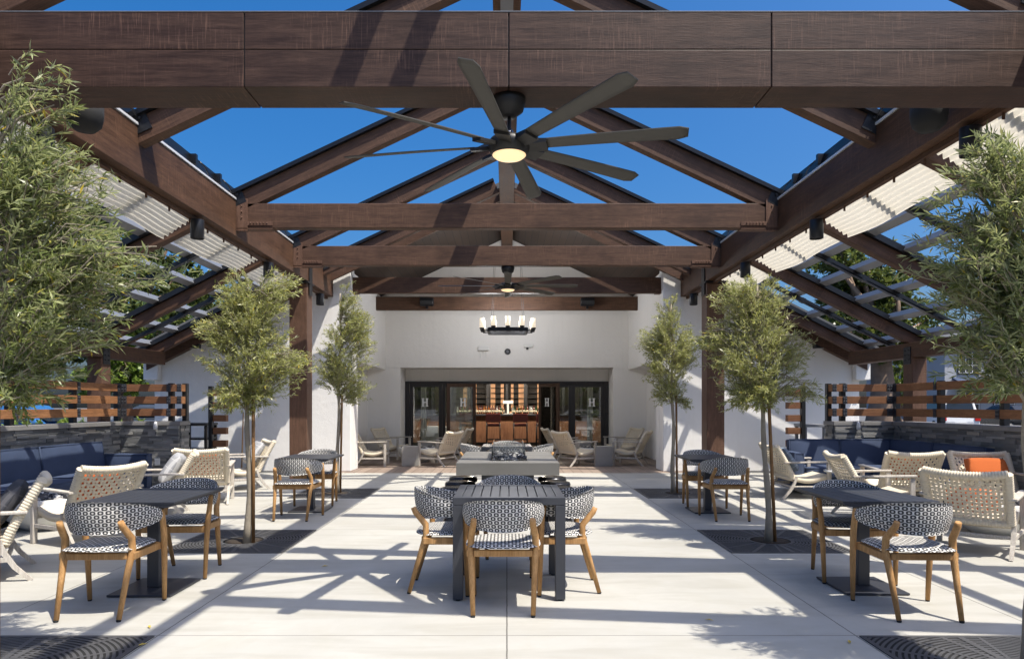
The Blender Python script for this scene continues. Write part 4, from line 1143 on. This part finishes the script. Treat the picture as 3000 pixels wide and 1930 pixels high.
MB().lathe([(.001,.44),(.24,.44),(.245,.43),(.24,.415),(.001,.415)],28).build('top', WHITEP, t)
MB().lathe([(.03,.413),(.03,.03),(.16,.02),(.165,0),(.001,0)],20).build('pedestal', CHAR, t)

# ------------------------------------------------------------------ navy sofas
def cushion(name, x0,x1,y0,y1,z0,z1, parent, bev=.03):
    """upholstered block: faces bulge a little, corners rounded, piping round the top or front edge"""
    c = ((x0+x1)/2,(y0+y1)/2,(z0+z1)/2); d = ((x1-x0)/2-.004,(y1-y0)/2-.004,(z1-z0)/2)
    rn = random.Random(int(x0*97+y0*131+z0*17)); ph = rn.random()*6
    m = MB()
    for ax in range(3):
        a, b = [q for q in range(3) if q != ax]
        for sg in (-1,1):
            def fn(u, v, ax=ax, a=a, b=b, sg=sg):
                p = [0,0,0]; U, V = 2*u-1, 2*v-1
                p[a] = U*d[a]; p[b] = V*d[b]
                k = (1-U**4)*(1-V**4); bul = min(.022, d[ax]*.25)
                p[ax] = sg*(d[ax] + bul*(k-.6) + .004*k*math.sin(p[a]*14+ph)*math.cos(p[b]*11+ph*2))
                return tuple(p)
            m.grid(fn, 12, 12)
    o = m.build(name, NAVY, parent, loc=c)
    pm = MB(); ax = min(range(3), key=lambda q: d[q]); a, b = [q for q in range(3) if q != ax]
    for sg in (-1,1):
        pts = []
        for U, V in ((-1,-1),(1,-1),(1,1),(-1,1),(-1,-1)):
            p = [0,0,0]; p[a] = U*(d[a]-.002); p[b] = V*(d[b]-.002); p[ax] = sg*(d[ax]-.010); pts.append(p)
        for i in range(4): pm.tube([pts[i], pts[i+1]], .0065, 6)
    pm.build('piping', NAVY, o)
    return o
sf = thing('sofa', 'long navy canvas sofa along the left slate wall', 'sofa', (0,0,0))
for i in range(4):
    y1 = 10.72-1.45*i; y0 = y1-1.45
    cushion('seat_cushion', -6.32,-5.66,y0,y1,.28,.43, sf); c = cushion('back_cushion', -.075,.075,-.72,.72,-.22,.22, sf, .035)
    c.location = (-6.38,(y0+y1)/2,.62); c.rotation_euler = (0,R(-9),0)
cushion('arm', -6.42,-5.66,10.73,10.90,.10,.64, sf)
MB().box(-6.45,-5.72,4.95,10.9,.06,.278).build('base', NAVY, sf, bevel=.02)
sr = thing('sofa', 'navy canvas corner sofa in front of the right slate wall', 'sofa', (0,0,0))
for i in range(2):
    x0 = 4.70+.85*i
    cushion('seat_cushion', x0,x0+.85,10.72,11.36,.28,.43, sr); c = cushion('back_cushion', -.42,.42,-.07,.07,-.22,.22, sr, .035)
    c.location = (x0+.425,11.42,.62); c.rotation_euler = (R(-8),0,0)
cushion('arm', 4.52,4.69,10.74,11.46,.10,.66, sr)
for i in range(2):
    y1 = 11.40-1.15*i; y0 = y1-1.15
    c = cushion('back_cushion', -.07,.07,-.57,.57,-.22,.22, sr, .035); c.location = (6.42,(y0+y1)/2,.62); c.rotation_euler = (0,R(8),0)
    if i: cushion('seat_cushion', 5.72, 6.36, y0+.13, y1-.29, .28,.43, sr)
MB().box(4.60,6.48,10.80,11.48,.06,.278).build('base', NAVY, sr, bevel=.02)
MB().box(5.80,6.48,9.10,10.798,.06,.277).build('base', NAVY, sr, bevel=.02)
cushion('seat_cushion', 5.72,6.36,9.96,10.715,.28,.43, sr)

# ------------------------------------------------------------------ bar room
bar = thing('bar_counter', 'walnut fronted bar counter with dark top seen through the open doors', 'bar', (0,24,0))
m = MB(); m.box(-3.4,3.4,0,.6,.12,1.05); m.build('front', WALNUT, bar)
MB().box(-3.5,3.5,-.12,.7,1.052,1.11).build('top', CHAR, bar, bevel=.006)
MB().box(-3.4,3.4,.05,.6,0.004,.118).build('kick', DARKI, bar)
bb = thing('back_bar', 'dark back bar shelving with amber backlit panels', 'shelf', (0,26.6,0))
m = MB(); m.box(-3.4,3.4,.30,.38,0.004,2.5); m.box(-3.4,3.4,-.25,.30,.004,.95); m.build('carcass', DARKI, bb)
for x in (-2.9,-2.2,-1.5,-.75,0,.75,1.5,2.2,2.9): MB().box(x-.05,x+.05,-.02,.298,.952,2.45).build('upright', CHAR, bb)
for x0,x1 in ((-1.72,-1.57),(-1.30,-1.20),(-.66,-.46),(-.24,-.12),(.16,.26),(.46,.66),(1.20,1.30),(1.57,1.72)): MB().box(x0,x1,.285,.298,1.25,2.3).build('light_panel', AMBER, bb)
for x0,x1 in ((-1.42,-.10),(.10,1.42)): MB().box(x0,x1,.20,.28,.96,1.18).build('light_panel', AMBER, bb)
for z in (1.3,1.5,1.7,1.9,2.1):
    for x0,x1 in ((-1.42,-.85),(-.65,-.12),(.12,.65),(.85,1.42),(-2.12,-1.58),(1.58,2.12)):
        sh = MB().box(x0,x1,.0,.27,z,z+.014).build('wine_shelf', STEEL, bb)
m = MB()
for x in (-.62,.64): m.box(x-.02,x+.02,-1.4,-1.36,1.14,2.4)
m.box(-2.9,2.9,-1.42,-1.34,2.36,2.44); m.build('glass_rack', STEEL, bb)
bt = [mat_simple('bottle_'+n, c, .12, 0, .1) for n, c in (('amber',(.22,.08,.02)),('green',(.02,.06,.02)),('clear',(.35,.36,.36)),('red',(.10,.02,.015)))]
labm = mat_simple('bottle_label', (.6,.55,.42), .6)
protos = []
for k in range(4):
    hh = (.30,.29,.27,.31)[k]; r = (.038,.037,.042,.034)[k]
    m = MB(); m.lathe([(.001,0),(r,0),(r,hh*.58),(r*.75,hh*.66),(.014,hh*.75),(.013,hh*.98),(.015,hh),(.001,hh)],12)
    m2 = MB(); m2.lathe([(r+.001,hh*.18),(r+.001,hh*.44)],12)
    protos.append((m, m2, k))
rnd = random.Random(21); made = {}
gl = ['amber','green','clear','red']
row = []
for i in range(46):
    x = -1.75 + i*.078 + rnd.uniform(-.015,.015)
    if abs(x-.04) < .1: continue
    row.append((x, 24.45+rnd.uniform(-.08,.1), 1.112, rnd.randrange(4)))
for x,y,z,k in row:
    if k not in made:
        o = protos[k][0].build('bottle', bt[k], loc=(x,y,z)); tag(o, '', 'bottle', 'liquor bottles lined up on the bar'); protos[k][1].build('bottle_label', labm, o); made[k] = o
    else:
        o = made[k].copy(); COL.objects.link(o); o.location = (x,y,z); c = made[k].children[0].copy(); COL.objects.link(c); c.parent = o
    o['label'] = f'{gl[k]} glass liquor bottle in the row on the bar counter'
tap = thing('beer_tap', 'white T shaped beer tap column standing on the bar', 'beer tap', (.04,24.2,1.112))
MB().box(-.035,.035,-.035,.035,.02,.36).build('column', WHITEP, tap, bevel=.006); MB().box(-.18,.18,-.04,.04,.362,.47).build('head', WHITEP, tap, bevel=.006); MB().box(-.17,.17,-.09,.09,0,.018).build('base', WHITEP, tap, bevel=.004)
def make_bstool():
    t = thing('bar_stool', '', 'bar stool')
    m = MB(); m.box(-.25,.25,-.24,-.20,.84,1.14)
    b_ = m.build('backrest', LEATHER, t, bevel=.018); MB().box(-.25,.25,-.20,.24,.70,.79).build('seat', LEATHER, t, bevel=.02)
    for x in (-.22,.22):
        for y in (-.21,.21): MB().tube([(x*1.06,y*1.06,.003),(x,y,.70 if y>0 else .86)], .019, 6).build('leg', STEEL, t)
    m = MB(); m.box(-.22,.22,-.225,-.20,.24,.265); m.box(-.22,.22,.20,.225,.24,.265); m.build('foot_rail', STEEL, t)
    return t
place([(-1.36,23.3,0,0,'burgundy leather bar stool half behind the left open door'), (-.46,23.3,0,0,'burgundy leather bar stool left of the beer tap'),
       (.46,23.3,0,0,'burgundy leather bar stool right of the beer tap'), (1.24,23.3,0,0,'burgundy leather bar stool half behind the right open door')], make_bstool, 'burgundy bar stools')
for s in (-1,1):
    o = MB().grid(lambda u,v,s=s: (s*(2.38+.16*u)+0, 20.25+.04*math.sin(u*18), .06+v*2.3), 30, 2).build('curtain', LINEN)
    tag(o, f'white curtain inside the {side[s]} glass doors', 'curtain', 'interior curtains')
dt = thing('draped_table', 'white draped table inside the left glass door', 'table', (-2.3,21.6,0))
MB().lathe([(.001,.75),(.40,.75),(.43,.72),(.47,.05)],20).build('cloth', LINEN, dt)
MB().lathe([(.05,0),(.05,.74)],8).build('leg', STEEL, dt)
# warm ceiling lamps of the bar
for k, x in enumerate((-2.2,-.75,.75,2.2)):
    l = thing('ceiling_lamp', 'small warm recessed ceiling lamp over the bar stools', 'ceiling lamp', (x,23.0,2.59), 0, 'recessed lamps over the bar')
    MB().lathe([(.001,0),(.09,0),(.09,-.012),(.001,-.012)],16).build('lens', LAMP, l)
    ld = bpy.data.lights.new('bar_light', 'POINT'); ld.energy = 85; ld.color = (1,.85,.68); ld.shadow_soft_size = .1
    lo = bpy.data.objects.new('bar_light', ld); COL.objects.link(lo); lo.parent = l; lo.location = (0,0,-.08)

# ------------------------------------------------------------------ surroundings: trees, hedge, house, cars
def big_tree(name, x, y, lobes, ntw, nlf, Ls, Ws, seed, label, mat, trunk_r=.3, bark=BARKD, forks=5):
    t = thing(name, label, 'tree', (x,y,0), 0, 'trees beyond the patio')
    rnd = random.Random(seed); zc = min(l[2]-l[5]*.5 for l in lobes)
    m = MB(); pts = [(.1*math.sin(i+seed), .1*math.cos(i*1.3), zc*i/6) for i in range(7)]
    m.tube(pts, [trunk_r*(1.25-.07*i) for i in range(7)], 12)
    for l in lobes:
        for k in range(forks):
            e = np.array(l[:3]) + np.array([rnd.uniform(-.6,.6)*l[3], rnd.uniform(-.6,.6)*l[4], rnd.uniform(-.5,.7)*l[5]]); p0 = np.array(pts[-1])
            mm = (p0+e)/2 + np.array([rnd.uniform(-.3,.3),rnd.uniform(-.3,.3),.1])
            m.tube([p0, mm, e], [trunk_r*.5, trunk_r*.28, trunk_r*.08], 6)
    V, tw = foliage(lobes, ntw, nlf, Ls, Ws, seed, lambda tip, c: np.array([0,0,max(zc, tip[2]*.8)]), .1, 1.1, .22)
    m.build('trunk', bark, t); leaf_object('crown', V, mat, t)
    return t
def blobs(seed, n, R0, zc, H0, r):
    rg = random.Random(seed); return [(rg.uniform(-R0,R0), rg.uniform(-R0,R0)*.7, zc+rg.uniform(-H0,H0), r*rg.uniform(.7,1.2), r*rg.uniform(.7,1.2), r*rg.uniform(.6,1.)) for _ in range(n)]
big_tree('broadleaf_tree', -13.2,23.5, blobs(1,13,2.8,6.3,2.6,1.5), 800,36,.25,.10,31,'tall dark broadleaf tree behind the left lean-to roof', BLEAF, .24)
big_tree('broadleaf_tree', -18.5,25, blobs(2,13,3.2,6.8,3.2,1.8), 760,34,.30,.12,32,'tall dark broadleaf tree at the far left edge', BLEAF, .3)
big_tree('conifer_tree', -15.8,21, blobs(3,8,1.9,3.4,1.3,.9), 420,32,.19,.06,33,'dark conifer with see-through branches beyond the left screen', BLEAF, .18)
big_tree('maple_tree', -11.6,20.5, blobs(4,7,.8,2.5,.8,.62), 300,32,.14,.09,34,'bright green small tree beside the left outer column', YLEAF, .08)
big_tree('broadleaf_tree', 13.7,25, blobs(5,12,1.6,5.3,1.7,1.1), 760,36,.22,.095,35,'thick trunked tree with glossy crown behind the right lean-to roof', BLEAF, .42)
big_tree('broadleaf_tree', 21.5,27, blobs(6,12,2.4,6.6,2.2,1.4), 700,34,.25,.10,36,'yellow tinged tree at the far right behind the olive', YLEAF, .3)
big_tree('shrub_tree', 15.9,27.5, blobs(7,6,.7,2.2,.8,.65), 180,30,.12,.06,37,'small yellow green tree beside the right outer column', YLEAF, .07)
for i,(x,y) in enumerate(((-11,-17),(-3.5,-19),(4,-18),(11.5,-17))):
    big_tree('broadleaf_tree', x, y, blobs(20+i,14,3.0,3.0,2.3,1.6), 420,28,.28,.12,40+i,'tree across the road, mirrored in the glass doors', YLEAF if i%2 else BLEAF, .25)
V, _ = foliage([(x*.9,0,.62,.6,.45,.62) for x in range(-6,7)], 520, 26, .11, .06, 51, lambda tip,c: np.array([c[0],0,.3]), .1, 1.1, .3)
hd = thing('hedge', 'clipped green hedge outside the left slate wall', 'hedge', (-13.5,16.8,0)); leaf_object('foliage', V, YLEAF, hd)
m = MB()
for x in range(-6,7): m.tube([(x*.9,0,0),(x*.9+.05,0,.9)], .03, 5)
m.build('stem', BARKD, hd)

hs = thing('house', 'pale two storey house with grid windows far behind the right screen', 'house', (38.5,46,0))
MB().box(-9,9,0,10,0,5.6).build('wall', mat_stucco('grey_stucco', (.34,.35,.37)), hs)
MB().prism([(-9.6,5.602),(9.6,5.602),(0,8.6)], -.5, 10.5).build('roof', ASPH, hs)
for z0 in (.9,3.5):
    for x in (-7.4,-5.0,-2.6,-.2,2.4,5,7.4):
        wv = MB().box(x-.75,x+.75,-.06,-.002,z0,z0+1.5).build('window', DARKF, hs)
        m = MB()
        for k in range(4): m.box(x-.7+k*.45,x-.66+k*.45,-.08,-.062,z0+.05,z0+1.45)
        for k in range(3): m.box(x-.7,x+.7,-.085,-.081,z0+.1+k*.5,z0+.13+k*.5)
        m.build('grille', WHITEP, wv)
MB().prism([(-1.3,2.6),(-1.3,2.75),(-.003,3.3),(-.003,3.15)], -8.5, -2, 'x').build('awning', NAVY, hs)

def make_car(label, paint, x, y, rz, suv=False):
    t = thing('parked_car', label, 'car', (x,y,0), rz, 'cars parked beyond the screens')
    H = 1.72 if suv else 1.43; hb = .98 if suv else .90; L_ = 2.25
    prof = [(-L_,.32),(-L_-.02,.62),(-L_+.04,hb),(1.15,hb-.03),(2.05,hb-.16),(2.24,.62),(2.24,.32)]
    m = MB()
    vs = []; n = len(prof)
    for sx, k in ((-.86,1),(.86,1)): vs += [(sx, a, b) for a,b in prof]
    m.add(vs, [tuple(range(n))[::-1], tuple(range(n,2*n))]+[(i,(i+1)%n,n+(i+1)%n,n+i) for i in range(n)])
    m.build('body', paint, t, bevel=.07)
    if suv: pr = [(-2.2,hb),(-2.05,H-.06),(-1.9,H),(.15,H),(.95,hb)]
    else: pr = [(-1.85,hb),(-1.15,H-.03),(-.95,H),(.1,H),(1.05,hb)]
    m = MB(); n = len(pr); vs = []
    for sg in (-1,1): vs += [(sg*(.80-.16*(b-hb)/(H-hb)), a, b) for a,b in pr]
    m.add(vs, [tuple(range(n))[::-1], tuple(range(n,2*n))]+[(i,(i+1)%n,n+(i+1)%n,n+i) for i in range(n)])
    m.build('cabin', paint, t, bevel=.05)
    m = MB()
    for sg in (-1,1):
        q = [(pr[0][0]+.28,hb+.05),(pr[1][0]+.25,H-.13),(pr[3][0]-.05,H-.13),(pr[4][0]-.28,hb+.05)]
        m.add([(sg*(.815-.16*(b-hb)/(H-hb)), a, b) for a,b in q], [(0,1,2,3)])
    a0, b0 = pr[0]; a1, b1 = pr[1]
    m.add([(-.62,a0-.0+.03,hb+.08),(.62,a0+.03,hb+.08),(.55,a1-.02,H-.14),(-.55,a1-.02,H-.14)], [(0,1,2,3)])
    for q in range(8,12): m.v[q] = (m.v[q][0], m.v[q][1]-.05, m.v[q][2])
    m.build('window', CARGLASS, t)
    for sg in (-1,1):
        for yy in (-1.38,1.40):
            wl = MB(); wl.tube([(sg*.68,yy,.33),(sg*.875,yy,.33)], .33, 20); o = wl.build('wheel', RUBBER, t)
            rm = MB(); rm.tube([(sg*.86,yy,.33),(sg*.885,yy,.33)], .21, 16); rm.build('rim', CHROME, o)
        MB().box(sg*.74-.12,sg*.74+.12,-L_-.05,-L_+.10,.66,.86).build('taillight', TAIL, t, bevel=.02)
        MB().box(sg*.66-.14,sg*.66+.14,2.14,2.27,.60,.72).build('headlight', CHROME, t, bevel=.02)
    MB().box(-.26,.26,-L_-.05,-L_-.0,.48,.60).build('number_plate', WHITEP, t)
TAIL = mat_simple('taillight_red', (.55,.02,.015), .2)
P1 = mat_simple('car_paint_white', (.72,.73,.74), .25); P2 = mat_simple('car_paint_black', (.02,.021,.024), .2); P3 = mat_simple('car_paint_blue', (.03,.13,.33), .25)
make_car('white sport utility car parked behind the right screen', P1, 22.6,35.5,R(-12), True)
make_car('black saloon car with red tail lights beside the white one', P2, 25.2,34.5,R(4))
make_car('blue saloon car parked beyond the left slate wall', P3, -14.3,19.0,R(92))
make_car('white saloon car parked far beyond the left screen corner', P1, -13.9,26.5,R(96))

def make_leaf():
    m = MB(); m.add([(0,0,.004),(.030,.010,.012),(.062,0,.006),(.030,-.010,.010)], [(0,1,2,3)])
    o = m.build('fallen_leaf', DRYLEAF); return tag(o, '', 'leaf')
DRYLEAF = mat_simple('dry_olive_leaf', (.55,.40,.06), .6, 0, .3)
place([(-2.16,3.98,.002,.6,'yellow fallen leaf at the corner of the nearest left grate'), (-2.25,4.30,.002,2.1,'yellow fallen leaf on the paving just beyond the nearest left grate'),
       (2.02,4.02,.002,1.2,'yellow fallen leaf at the corner of the nearest right grate'), (-1.62,5.95,.002,.2,'yellow fallen leaf between the left bistro table and the centre table'),
       (1.35,4.45,.002,2.7,'yellow fallen leaf in the tree shadow on the right')], make_leaf, 'fallen olive leaves')
